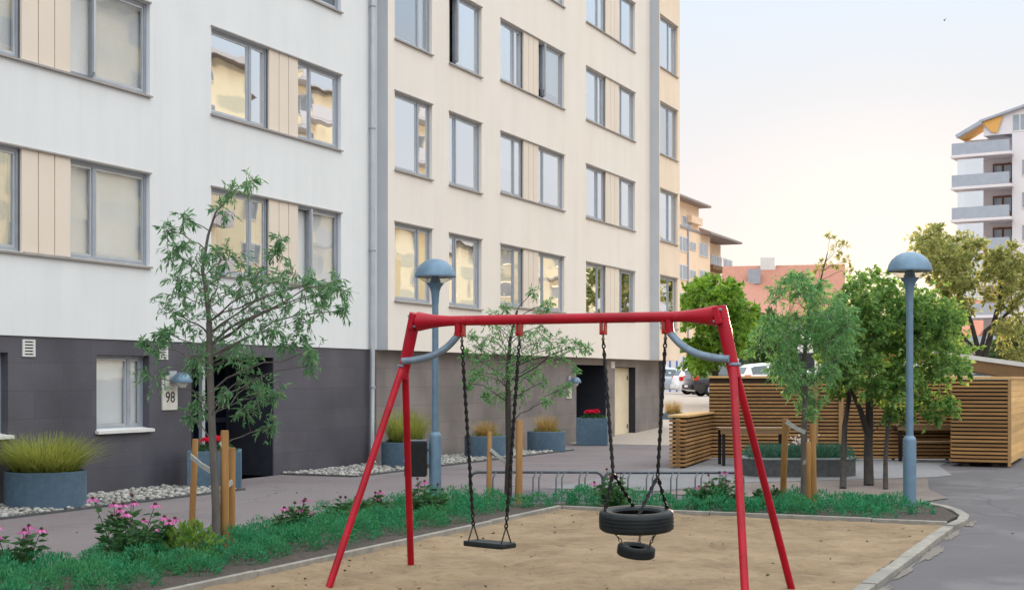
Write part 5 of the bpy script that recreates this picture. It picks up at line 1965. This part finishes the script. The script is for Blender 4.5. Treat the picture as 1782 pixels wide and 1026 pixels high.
def table(px0, px1, py, Z, h, label, bench=True, dep=.7):
    a, c = at(px0, py, Z), at(px1, py, Z)
    a.z = c.z = 0
    d = c - a
    w = d.length
    t = thing('picnic_table', a, label, 'table', 'tables at the slatted screen', rz=math.atan2(d.y, d.x))
    b = MB()
    for i in range(5):
        b.box(-.05, w + .05, i * dep / 5 + .004, (i + 1) * dep / 5 - .004, h - .045, h)
    b.box(-.02, w + .02, .01, .05, h - .13, h - .047)
    b.build('top', M['table_wood'], t, bevel=.003)
    for x in (.02, w - .08):
        for y in (.04, dep - .1):
            b = MB(); b.box(x, x + .06, y, y + .06, 0, h - .047); b.build('leg', M['black_paint'], t)
    if bench:
        t2 = thing('bench', a, label.replace('table', 'bench') + ', in front of its table', 'bench', 'benches at the slatted screen', rz=math.atan2(d.y, d.x))
        b = MB()
        for i in range(2):
            b.box(.05, w - .05, -.42 + i * .15, -.28 + i * .15, .42, .455)
        b.build('seat', M['table_wood'], t2, bevel=.003)
        for x in (.12, w - .2):
            b = MB(); b.box(x, x + .05, -.4, -.16, 0, .419); b.build('leg', M['black_paint'], t2)


table(1256, 1372, 812, 28.6, .78, 'left dark wood table before the tall screen', bench=False)
table(1564, 1668, 808, 30.2, .80, 'right dark wood table beside the timber shed')

# octagonal concrete planter with lavender
g = gnd(1387, 831)
d = Vector((g.x, g.y, 0)).normalized()
c = Vector((g.x, g.y, 0)) + d * .75
t = thing('octagonal_planter', (c.x, c.y, 0), 'low dark concrete planter full of grey green lavender', 'planter', rz=TH)
b = MB()
poly = [(-1.02, -.25), (-.72, -.62), (.72, -.62), (1.02, -.25), (1.02, .35), (.72, .7), (-.72, .7), (-1.02, .35)]
inn = [(x * .92, y * .88) for x, y in poly]
b.add([(x, y, 0) for x, y in poly] + [(x, y, .315) for x, y in poly], [(i, (i + 1) % 8, 8 + (i + 1) % 8, 8 + i) for i in range(8)])
b.build('planter_wall', M['planter_dark'], t)
b = MB()
b.add([(x * 1.01, y * 1.01, .316) for x, y in poly] + [(x * 1.01, y * 1.01, .345) for x, y in poly] + [(x, y, .345) for x, y in inn] + [(x, y, .25) for x, y in inn],
      [(i, (i + 1) % 8, 8 + (i + 1) % 8, 8 + i) for i in range(8)] + [(8 + i, 8 + (i + 1) % 8, 16 + (i + 1) % 8, 16 + i) for i in range(8)] + [(16 + i, 16 + (i + 1) % 8, 24 + (i + 1) % 8, 24 + i) for i in range(8)])
b.build('rim', M['planter_rim'], t)
b = MB(); b.add([(x, y, .26) for x, y in inn], [tuple(range(8))]); b.build('soil', M['soil'], t)
pr = [mound((x, y, .26), .26, .26, 380, .12, .012) for x in (-.7, -.4, -.1, .2, .5, .75) for y in (-.3, .05, .35)]
P, D, Ln, Wd = [np.concatenate(z) for z in zip(*pr)]
V, Fc = leaves(P, D, Ln, Wd)
np_mesh('lavender', V, Fc, M['lavender'], t)
u = RNG.normal(size=(70, 3)); u[:, 2] = np.abs(u[:, 2])
V, Fc = leaves(np.array([[0.02, -.35, .58]]) + u * np.array([[.10, .06, .07]]), u, np.full(70, .05), np.full(70, .04))
np_mesh('blossom', V, Fc, M['petal_white'], t)

# ---------------------------------------------------------------- carport roof behind the shed
cp = thing('carport', at(1700, 690, 44.0) * Vector((1, 1, 0)), 'open carport with sloping roof and brown fascia behind the timber shed', 'carport')
CO = cp.location
Zc = 44.0
A, B_ = at(1482, 597, 46.5), at(1790, 639, 41.0)
Ab, Bb = at(1482, 607, 46.5), at(1790, 662, 41.0)
back = Vector((-.1, 5.0, -.12))
b = MB(CO)
b.add([A, B_, Bb, Ab, A + back, B_ + back, Bb + back, Ab + back], [(0, 3, 2, 1), (4, 5, 6, 7), (3, 7, 6, 2), (1, 2, 6, 5), (0, 4, 7, 3)])
b.build('fascia', M['fascia'], cp)
b = MB(CO)
up = Vector((0, 0, .065))
e = Vector((0, -.05, 0))
b.add([A + e, B_ + e, B_ + e + up * 2, A + e + up * 2, A + back, B_ + back, B_ + back + up * 2, A + back + up * 2], [(0, 1, 2, 3), (3, 2, 6, 7), (5, 4, 7, 6), (1, 5, 6, 2), (4, 0, 3, 7)])
b.build('roof', M['white_metal'], cp)
for f_ in (.08, .5, .97):
    for bk in (.1, .95):
        p = Ab.lerp(Bb, f_) + back * bk
        b = MB(CO); b.box(p.x - .06, p.x + .06, p.y - .06, p.y + .06, terrain(p.y) - .1, p.z + .05); b.build('post', M['wood_post'], cp)


# ---------------------------------------------------------------- cars
def make_car(loc, rz, paint, label, tall=1.0):
    t = thing('parked_car', loc, label, 'car', 'cars in the car park', rz=rz)
    # stations along x (front is +x): x, half width sill, half width belt, z sill, z belt, half width roof, z roof
    S = [(-2.28, .66, .70, .42, .80, .55, .84), (-2.20, .80, .82, .30, .92, .60, 1.02), (-2.02, .86, .86, .26, .95, .56, 1.30), (-1.75, .88, .88, .25, .96, .57, 1.44), (-1.1, .89, .89, .24, .96, .60, 1.50),
         (-.3, .89, .89, .24, .95, .62, 1.52), (.35, .89, .89, .24, .94, .61, 1.47), (.75, .89, .88, .24, .93, .60, 1.30), (1.2, .88, .87, .25, .92, .64, .985), (1.75, .87, .84, .26, .86, .6, .90), (2.1, .82, .76, .3, .76, .55, .80), (2.28, .66, .62, .4, .64, .5, .66)]
    b = MB()
    vs, fs = [], []
    for x, ws, wb, zs, zb, wr, zr in S:
        zr, zb = zr * tall, zb * tall
        half = [(ws * .92, zs), (ws, zs + .1), (wb, (zs + zb) / 2), (wb * .985, zb), (wr + (wb - wr) * .12, zb + (zr - zb) * .86), (wr * .9, zr - .004), (wr * .4, zr + .01)]
        ring = [(y, z) for y, z in half] + [(-y, z) for y, z in reversed(half)]
        vs += [(x, y, z) for y, z in ring]
    m = 14
    for i in range(len(S) - 1):
        for k in range(m):
            fs.append((i * m + k, (i + 1) * m + k, (i + 1) * m + (k + 1) % m, i * m + (k + 1) % m))
    fs += [tuple(range(m)), tuple(range((len(S) - 1) * m + m - 1, (len(S) - 1) * m - 1, -1))]
    b.add(vs, fs)
    b.build('body', M[paint], t, smooth=True)
    # glazing: slightly proud panels over the cabin

    def P(i, fr, k, out=.008):
        x, ws, wb, zs, zb, wr, zr = [S[i][q] + (S[i + 1][q] - S[i][q]) * fr for q in range(7)]
        zr, zb = zr * tall, zb * tall
        y0, z0 = wb * .985, zb
        y1, z1 = wr + (wb - wr) * .12, zb + (zr - zb) * .86
        return (x, (y0 + (y1 - y0) * k) + out, z0 + (z1 - z0) * k + out * .3)
    for sgn in (1, -1):
        b = MB()
        for (i0, f0, i1, f1) in ((2, .4, 3, .9), (4, .05, 4, .95), (5, .0, 6, .8)):
            steps = [(i0, f0)] + [(q, 0) for q in range(i0 + 1, i1 + 1)] + [(i1, f1)]
            for (ia, fa), (ib, fb) in zip(steps, steps[1:]):
                q = [P(ia, fa, .1), P(ib, fb, .1), P(ib, fb, .92), P(ia, fa, .92)]
                b.quad(*[(x, y * sgn, z) for x, y, z in q])
        b.build('side_window', M['car_glass'], t)
    b = MB()
    for (ia, ib) in ((1, 2), (7, 8)):
        v = []
        for i, k in ((ia, .0), (ib, .0)):
            pass
        x0, x1 = S[ia][0], S[ib][0]
        z0, z1 = S[ia][6] * tall, S[ib][6] * tall
        w0, w1 = S[ia][5] * .82, S[ib][5] * .82
        o = .012
        sx_ = -1 if ia == 1 else 1
        b.quad((x0 + sx_ * o, -w0, z0 + o), (x0 + sx_ * o, w0, z0 + o), (x1 + sx_ * o, w1, z1 + o), (x1 + sx_ * o, -w1, z1 + o))
    b.build('windscreen', M['car_glass'], t)
    for sgn in (1, -1):
        b = MB()
        b.box(-2.25, -2.0, sgn * .66, sgn * .865, .74 * tall, .98 * tall)
        b.build('tail_light', M['tail_red'], t, bevel=.03)
        b = MB()
        b.box(2.0, 2.2, sgn * .5, sgn * .78, .62 * tall, .74 * tall)
        b.build('headlight', M['head_lamp'], t, bevel=.03)
    b = MB(); b.box(-2.36, -2.15, -.74, .74, .34, .58); b.box(2.15, 2.33, -.7, .7, .32, .52)
    b.build('bumper', M['black_paint'] if paint == 'car_black' else M[paint], t, bevel=.05)
    b = MB(); b.box(-2.375, -2.361, -.26, .26, .44, .55); b.build('number_plate', M['white_metal'], t)
    for x in (-1.38, 1.38):
        for sgn in (1, -1):
            b = MB()
            mt = Matrix.Rotation(R(90), 3, 'X')
            b.lathe([(.2, -.1), (.31, -.1), (.33, -.07), (.33, .07), (.31, .1), (.2, .1)], (x, sgn * .82, .33), 24, mt)
            w = b.build('wheel', M['rubber'], t, smooth=True)
            b = MB()
            b.lathe([(0, -.085), (.2, -.105), (.205, -.09), (.205, .09), (.2, .105), (0, .085)], (x, sgn * .82, .33), 16, mt)
            b.build('rim', M['zinc'], w, smooth=True)
    return t


def car_at(px, Z, yaw, paint, label, tall=1.0):
    p = at(px, 690, Z)
    make_car((p.x, p.y, terrain(p.y)), TH + R(yaw), paint, label, tall)


car_at(1276, 68.0, 10, 'car_black', 'black estate car with red tail light seen past the left end of the screen', 1.03)
car_at(1246, 76.0, 8, 'car_white', 'white car half hidden behind the black estate car', 1.0)
car_at(1160, 80.0, 5, 'car_silver', 'pale silver car beside the house corner', 1.0)
car_at(1365, 64.0, 14, 'car_white', 'white car whose roof shows above the timber screen', 1.04)
car_at(1690, 58.0, 6, 'car_white', 'white car under the carport above the shed top', 1.0)
car_at(1620, 62.0, 4, 'car_silver', 'blue grey car hidden among leaves left of the shed', 1.0)

# ---------------------------------------------------------------- garage and striped fence in the car park
gp = at(1318, 690, 84.0); gz = terrain(gp.y)
ga = thing('garage', (gp.x, gp.y, gz), 'low pale garage with dark opening seen between the trees', 'garage', rz=TH)
b = MB(); b.box(-1.4, 6.0, 0, 6, 0, 4.0); b.build('wall', M['tower_white'], ga)
b = MB(); b.box(-1.6, 6.2, -.2, 6.2, 4.002, 4.25); b.build('roof', M['roof_grey'], ga)
b = MB(); b.box(-1.1, 3.4, -.05, -.01, 0, 2.4); b.build('dark_opening', M['dark_door'], ga)  # dark panel painted in for the shaded inside of the opening
b = MB(); b.box(-.6, .9, -.05, -.01, 2.9, 3.8); w = b.build('window', M['alu'], ga)
b = MB(); b.box(-.5, .1, -.07, -.055, 3.0, 3.7); b.box(.18, .8, -.07, -.055, 3.0, 3.7); b.build('pane', M['lamp_glass'], w)
fp = at(1183, 690, 92.0); fz = terrain(fp.y)
fe = thing('striped_fence', (fp.x, fp.y, fz), 'white board fence with narrow blue uprights beyond the house corner', 'fence', rz=TH)
b = MB(); b.box(-3, 5, 0, .1, 0, 2.3); b.build('boards', M['tower_white'], fe)
for i in range(8):
    b = MB(); b.box(-1.6 + i * .45, -1.5 + i * .45, -.06, -.01, 0, 2.3); b.build('upright', M['blue_paint'], fe)


# ---------------------------------------------------------------- houses far off
def far_window(b_parent, mb_off, p, u, nrm, w, h, meshes={}):
    """frame with a pane, centred on p; u = along wall"""
    b = MB(mb_off)
    up = Vector((0, 0, 1))
    rot = Matrix((u, nrm, up)).transposed()
    b.obox(p + nrm * .03, (w, .08, h), rot)
    o = b.build('window', M['white_metal'], b_parent)
    b = MB(mb_off)
    b.obox(p + nrm * .075 - u * w * .24, (w * .4, .02, h * .84), rot)
    b.obox(p + nrm * .075 + u * w * .24, (w * .4, .02, h * .84), rot)
    b.build('pane', M['glass_far'], o)
    return o


M['glass_far'] = mat_noise('glass_far', (0.22, 0.26, 0.30), (0.30, 0.34, 0.38), scale=1, rough=0.12, bump=0, spec=0.9)

# peach apartment house in line with the pale building
XG = -41.0
kG = 41.0 / ct


def zg(px, py): return HC + (HY - py) / (2000 - px) * kG


g0 = fy(1120, XG); g1 = fy(1216, XG); g2 = fy(1236, XG); g3 = fy(1273, XG)
PG = Vector((XG, g1, 0))
ph = thing('peach_house', PG, 'peach coloured apartment house with brown roofs beyond the pale building', 'apartment building')
zE1, zE2 = zg(1200, 352), zg(1240, 411)
b = MB(PG)
b.box(XG - 14, XG, g0, g1, 0, zE1)
b.build('wall', M['house_peach_lit'], ph)
b = MB(PG)
b.box(XG - 14, XG - .01, g1, g2, 0, zE2 + .2); b.box(XG - 14, XG - 1.2, g2, g3, 0, zE2 - .3)
b.build('wall', M['house_peach_lit'], ph)
for (ya, yb, ze, xo) in ((g0 - 2, fy(1238, XG + 1.1), zE1, XG + 1.1), (g1 + .5, fy(1292, XG + 1.1), zE2, XG + 1.1)):
    b = MB(PG)
    xm = XG - 7
    rise = 3.2
    b.add([(xo, ya, ze), (xm, ya, ze + rise), (XG - 15, ya, ze), (xo, yb, ze), (xm, yb, ze + rise), (XG - 15, yb, ze),
           (xo, ya, ze - .2), (XG - 15, ya, ze - .2), (xo, yb, ze - .2), (XG - 15, yb, ze - .2)],
          [(0, 3, 4, 1), (1, 4, 5, 2), (0, 1, 2, 7, 6), (3, 8, 9, 5, 4), (6, 7, 9, 8), (0, 6, 8, 3), (2, 5, 9, 7)])
    b.build('roof', M['roof_grey'], ph)
b = MB(PG); b.box(XG, XG + .1, g0, g2, zg(1210, 402) - .12, zg(1210, 402) + .12); b.build('string_course', M['sill'], ph)
b = MB(PG); b.box(XG - .1, XG + .5, g1 - 4.0, g1 - .3, zg(1205, 390), zg(1205, 378)); b.build('balcony', M['house_peach_lit'], ph)
b = MB(PG); b.box(XG - 1.3, XG + .2, g2 + .3, g3 - .4, zg(1250, 470), zg(1250, 463)); b.build('balcony', M['fascia'], ph)
b = MB(PG); b.tube([(XG + .1, fy(1196, XG), 0), (XG + .1, fy(1196, XG), zg(1196, 398))], .07, 8); b.build('downpipe', M['alu'], ph)
U, NR = Vector((0, 1, 0)), Vector((1, 0, 0))
for px, py, w, h in ((1187, 424, 3.6, 1.5), (1205, 428, 2.0, .8), (1224, 435, 3.0, 1.4), (1187, 473, 3.6, 1.5), (1205, 477, 2.0, .8), (1224, 482, 3.0, 1.4), (1194, 387, 3, 1.2), (1187, 522, 3.6, 1.5), (1224, 529, 3.0, 1.4)):
    far_window(ph, PG, Vector((XG, fy(px, XG), zg(px, py))), U, NR, w, h)
for px, py, w, h in ((1246, 452, 4.2, 1.6), (1266, 457, 3.6, 1.5), (1266, 495, 3.6, 1.5)):
    far_window(ph, PG, Vector((XG - 1.2, fy(px, XG - 1.2), zg(px, py))), U, NR, w, h)

# red roofed house
ZR = 104.0
ra, rb = at(1270, 463, ZR + 1.6), at(1466, 461, ZR - .3)
RH = Vector((ra.x, ra.y, 0))
rh = thing('red_roof_house', RH, 'long brick house with red tiled roof and small chimney in the middle distance', 'house')
dx = (rb - ra); dx.z = 0; Lr = dx.length; ux = dx.normalized(); uy = Vector((-ux.y, ux.x, 0))
zr_, zev = ra.z, 5.6


def rp_(u, v, z): return RH + ux * u + uy * v + Vector((0, 0, z))


b = MB(RH)
b.add([rp_(-.5, -6.5, zev), rp_(Lr + .2, -6.5, zev), rp_(Lr + .2, 0, zr_), rp_(-.5, 0, zr_), rp_(-.5, 6.5, zev), rp_(Lr + .2, 6.5, zev)], [(0, 1, 2, 3), (3, 2, 5, 4), (0, 3, 4), (1, 5, 2)])
b.add([rp_(1, -9.5, zev + 1.2), rp_(1.0, -2, zr_ - 1.1), rp_(4.6, -9.5, zev + .3), rp_(4.6, -2, zev + 2.2)], [(0, 2, 3, 1)])
rf = b.build('roof', M['roof_red'], rh)
b = MB(RH); b.add([rp_(0, -6, 0), rp_(Lr, -6, 0), rp_(Lr, 6, 0), rp_(0, 6, 0), rp_(0, -6, zev - .01), rp_(Lr, -6, zev - .01), rp_(Lr, 6, zev - .01), rp_(0, 6, zev - .01)], [(0, 1, 5, 4), (1, 2, 6, 5), (2, 3, 7, 6), (3, 0, 4, 7)])
b.build('wall', M['brick_red'], rh)
b = MB(RH)
u_ = Lr * .345
b.add([rp_(u_ - .55, -.5, zr_ - .6), rp_(u_ + .55, -.5, zr_ - .6), rp_(u_ + .55, .5, zr_ - .6), rp_(u_ - .55, .5, zr_ - .6), rp_(u_ - .55, -.5, zr_ + .55), rp_(u_ + .55, -.5, zr_ + .55), rp_(u_ + .55, .5, zr_ + .55), rp_(u_ - .55, .5, zr_ + .55)],
      [(0, 1, 5, 4), (1, 2, 6, 5), (2, 3, 7, 6), (3, 0, 4, 7), (4, 5, 6, 7)])
b.build('chimney', M['white_metal'], rf)
b = MB(RH)
u_ = Lr * .235
b.add([rp_(u_ - .45, -2.2, zr_ - 1.5), rp_(u_ + .45, -2.2, zr_ - 1.5), rp_(u_ + .45, -1.2, zr_ - .4), rp_(u_ - .45, -1.2, zr_ - .4), rp_(u_ - .45, -2.2, zr_ - .4), rp_(u_ + .45, -2.2, zr_ - .4)], [(0, 1, 5, 4), (4, 5, 2, 3), (0, 4, 3), (1, 2, 5)])
b.build('roof_vent', M['alu'], rf)
b = MB(RH)
b.beam(rp_(.5, -6.6, zev + .05), rp_(Lr, -6.6, zev + .05), .15, .18)
b.build('gutter', M['roof_grey'], rh)

# tower with balconies on the right
ZT = 125.0
tw0, tw1 = at(1666, 690, ZT), at(1900, 690, ZT - 6)
TO = Vector((tw0.x, tw0.y, 0))
tw = thing('tower_block', TO, 'tall white apartment tower with stacked glazed grey balconies at the right', 'apartment building')
ux = (tw1 - tw0); ux.z = 0; LT = ux.length; ux = ux.normalized(); uy = Vector((-ux.y, ux.x, 0))
kT = ZT / F


def tp_(u, v, z): return TO + ux * u + uy * v + Vector((0, 0, z))


def tbox(b, u0, u1, v0, v1, z0, z1):
    b.add([tp_(u, v, z) for z in (z0, z1) for u, v in ((u0, v0), (u1, v0), (u1, v1), (u0, v1))],
          [(0, 3, 2, 1), (4, 5, 6, 7), (0, 1, 5, 4), (1, 2, 6, 5), (2, 3, 7, 6), (3, 0, 4, 7)])


def tz(py): return HC + (HY - py) * kT


wl = 4.7                                     # balcony bay width
b = MB(TO)
tbox(b, wl, LT, 0, 16, 0, tz(240))
tbox(b, .1, wl, 2.0, 16, 0, tz(240))
b.build('wall', M['tower_white'], tw)
b = MB(TO)
z0_, z1_, z2_ = tz(240), tz(216), tz(192)
b.add([tp_(2.2, .3, z0_), tp_(LT, .3, z0_), tp_(LT, .3, z1_ + (LT - 2.2) * .27), tp_(6.2, .3, z1_ + 4 * .27), tp_(2.2, .3, z1_), tp_(2.2, 14, z0_), tp_(LT, 14, z0_), tp_(LT, 14, z1_ + (LT - 2.2) * .27), tp_(6.2, 14, z1_ + 4 * .27), tp_(2.2, 14, z1_)],
      [(0, 1, 2, 3, 4), (9, 8, 7, 6, 5), (0, 4, 9, 5), (4, 3, 8, 9), (3, 2, 7, 8)])
b.build('penthouse', M['tower_white'], tw)
b = MB(TO)
b.beam(tp_(1.9, .2, z1_ + .05), tp_(LT, .2, z1_ + .1 + (LT - 2.2) * .27), .5, .2)
b.beam(tp_(2.1, .1, z1_), tp_(-.1, .1, z0_ + .1), .5, .3)
rfT = b.build('roof_edge', M['balcony_grey'], tw)
b = MB(TO)
b.add([tp_(2.1, .2, z1_ - .1), tp_(2.1, 3, z1_ - .1), tp_(0, 3, z0_), tp_(0, .2, z0_)], [(0, 1, 2, 3)])
b.add([tp_(2.0, .15, z1_), tp_(3.9, .15, z1_ + .4), tp_(3.4, .15, z0_ + .2), tp_(3.0, .15, z0_ + .2)], [(0, 1, 2, 3)])
b.build('gable_lining', M['tower_orange'], tw)
for py_s in (275, 330, 386, 441, 497, 552, 608):
    zs_ = tz(py_s)
    b = MB(TO); tbox(b, -.35, wl + .15, -1.0, 2.0, zs_ - .12, zs_ + .12); bal = b.build('balcony', M['tower_white'], tw)
    b = MB(TO); tbox(b, -.2, wl - .02, -.95, -.9, zs_ + .15, zs_ + 1.15); tbox(b, -.25, -.2, -.95, 1.9, zs_ + .15, zs_ + 1.15); b.build('railing', M['balcony_grey'], bal)
    b = MB(TO)
    if py_s != 275:
        tbox(b, .15, 2.4, -.55, -.5, zs_ + 1.15, zs_ + 2.55)
        b.build('glazing', M['glass'], bal)
    if py_s != 275:
        b = MB(TO); tbox(b, 2.6, 4.4, 1.9, 1.96, zs_ + .15, zs_ + 2.3); b.build('balcony_door', M['brick_red'], bal)
        b = MB(TO); tbox(b, 2.75, 3.4, 1.83, 1.88, zs_ + .4, zs_ + 2.1); tbox(b, 3.6, 4.2, 1.83, 1.88, zs_ + .9, zs_ + 2.1); b.build('pane', M['glass_far'], bal)
for k in range(6):
    for u in (6.1, 9.0):
        far_window(tw, TO, tp_(u, 0, tz(300 + 55.3 * k)), ux, -uy, 1.2, 1.5)
for u in (5.3, 7.0):
    far_window(tw, TO, tp_(u, .3, tz(222)), ux, -uy, 1.3, 1.6)

# ochre apartment house across the yard: outside the frame, mirrored in the windows
OX = 26.0
OB = Vector((OX, 56, 0))
oh = thing('ochre_house', OB, 'ochre apartment house across the yard, seen only as a reflection in window panes', 'apartment building')
def ochre(oh, OB, ya, yb, hz):
    b = MB(OB); b.box(OX, OX + 12, ya, yb, 0, hz); b.build('wall', M['house_yellow'], oh)
    b = MB(OB)
    b.add([(OX - .8, ya - 1, hz), (OX + 6, ya - 1, hz + 3), (OX + 13, ya - 1, hz), (OX - .8, yb + 1, hz), (OX + 6, yb + 1, hz + 3), (OX + 13, yb + 1, hz)], [(0, 3, 4, 1), (1, 4, 5, 2), (0, 1, 2), (3, 5, 4), (0, 2, 5, 3)])
    b.build('roof', M['roof_grey'], oh)
    for fl in range(int((hz - 2) / 3)):
        for k in range(int((yb - ya - 2) / 5.4)):
            y = ya + 3.5 + k * 5.4
            if k % 3 == 1:
                b = MB(OB)
                b.box(OX - 1.3, OX - .01, y - 1.6, y + 1.6, 2.4 + fl * 3, 2.55 + fl * 3)
                b.box(OX - 1.32, OX - 1.26, y - 1.6, y + 1.6, 2.56 + fl * 3, 3.5 + fl * 3)
                b.build('balcony', M['tower_white'], oh)
            far_window(oh, OB, Vector((OX, y, 4.1 + fl * 3)), Vector((0, 1, 0)), Vector((-1, 0, 0)), 1.7, 1.5)


ochre(oh, OB, 30, 92, 23.0)
OB2 = Vector((OX, 112, 0))
oh2 = thing('ochre_house', OB2, 'lower ochre house farther down the yard, seen only mirrored in the right hand panes', 'house')
ochre(oh2, OB2, 99, 134, 14.0)

# a bird high in the sky
bpos = at(1643.5, 35.5, 90.0)
b = MB(bpos)
b.lathe([(0, -.13), (.03, -.1), (.05, 0), (.035, .09), (0.02, .13), (0, .16)], bpos, 8, Matrix.Rotation(R(90), 3, 'X'))
for s in (-1, 1):
    b.add([bpos + Vector(q) for q in ((0, -.05, .02), (s * .12, -.07, .09), (s * .16, .0, .13), (s * .1, .06, .09), (0, .06, .02))], [(0, 1, 2, 3, 4)])
bo = b.build('bird', M['bird'])
bo.location = bpos
tag(bo, 'tiny dark bird high in the pale sky at the upper right', 'bird')
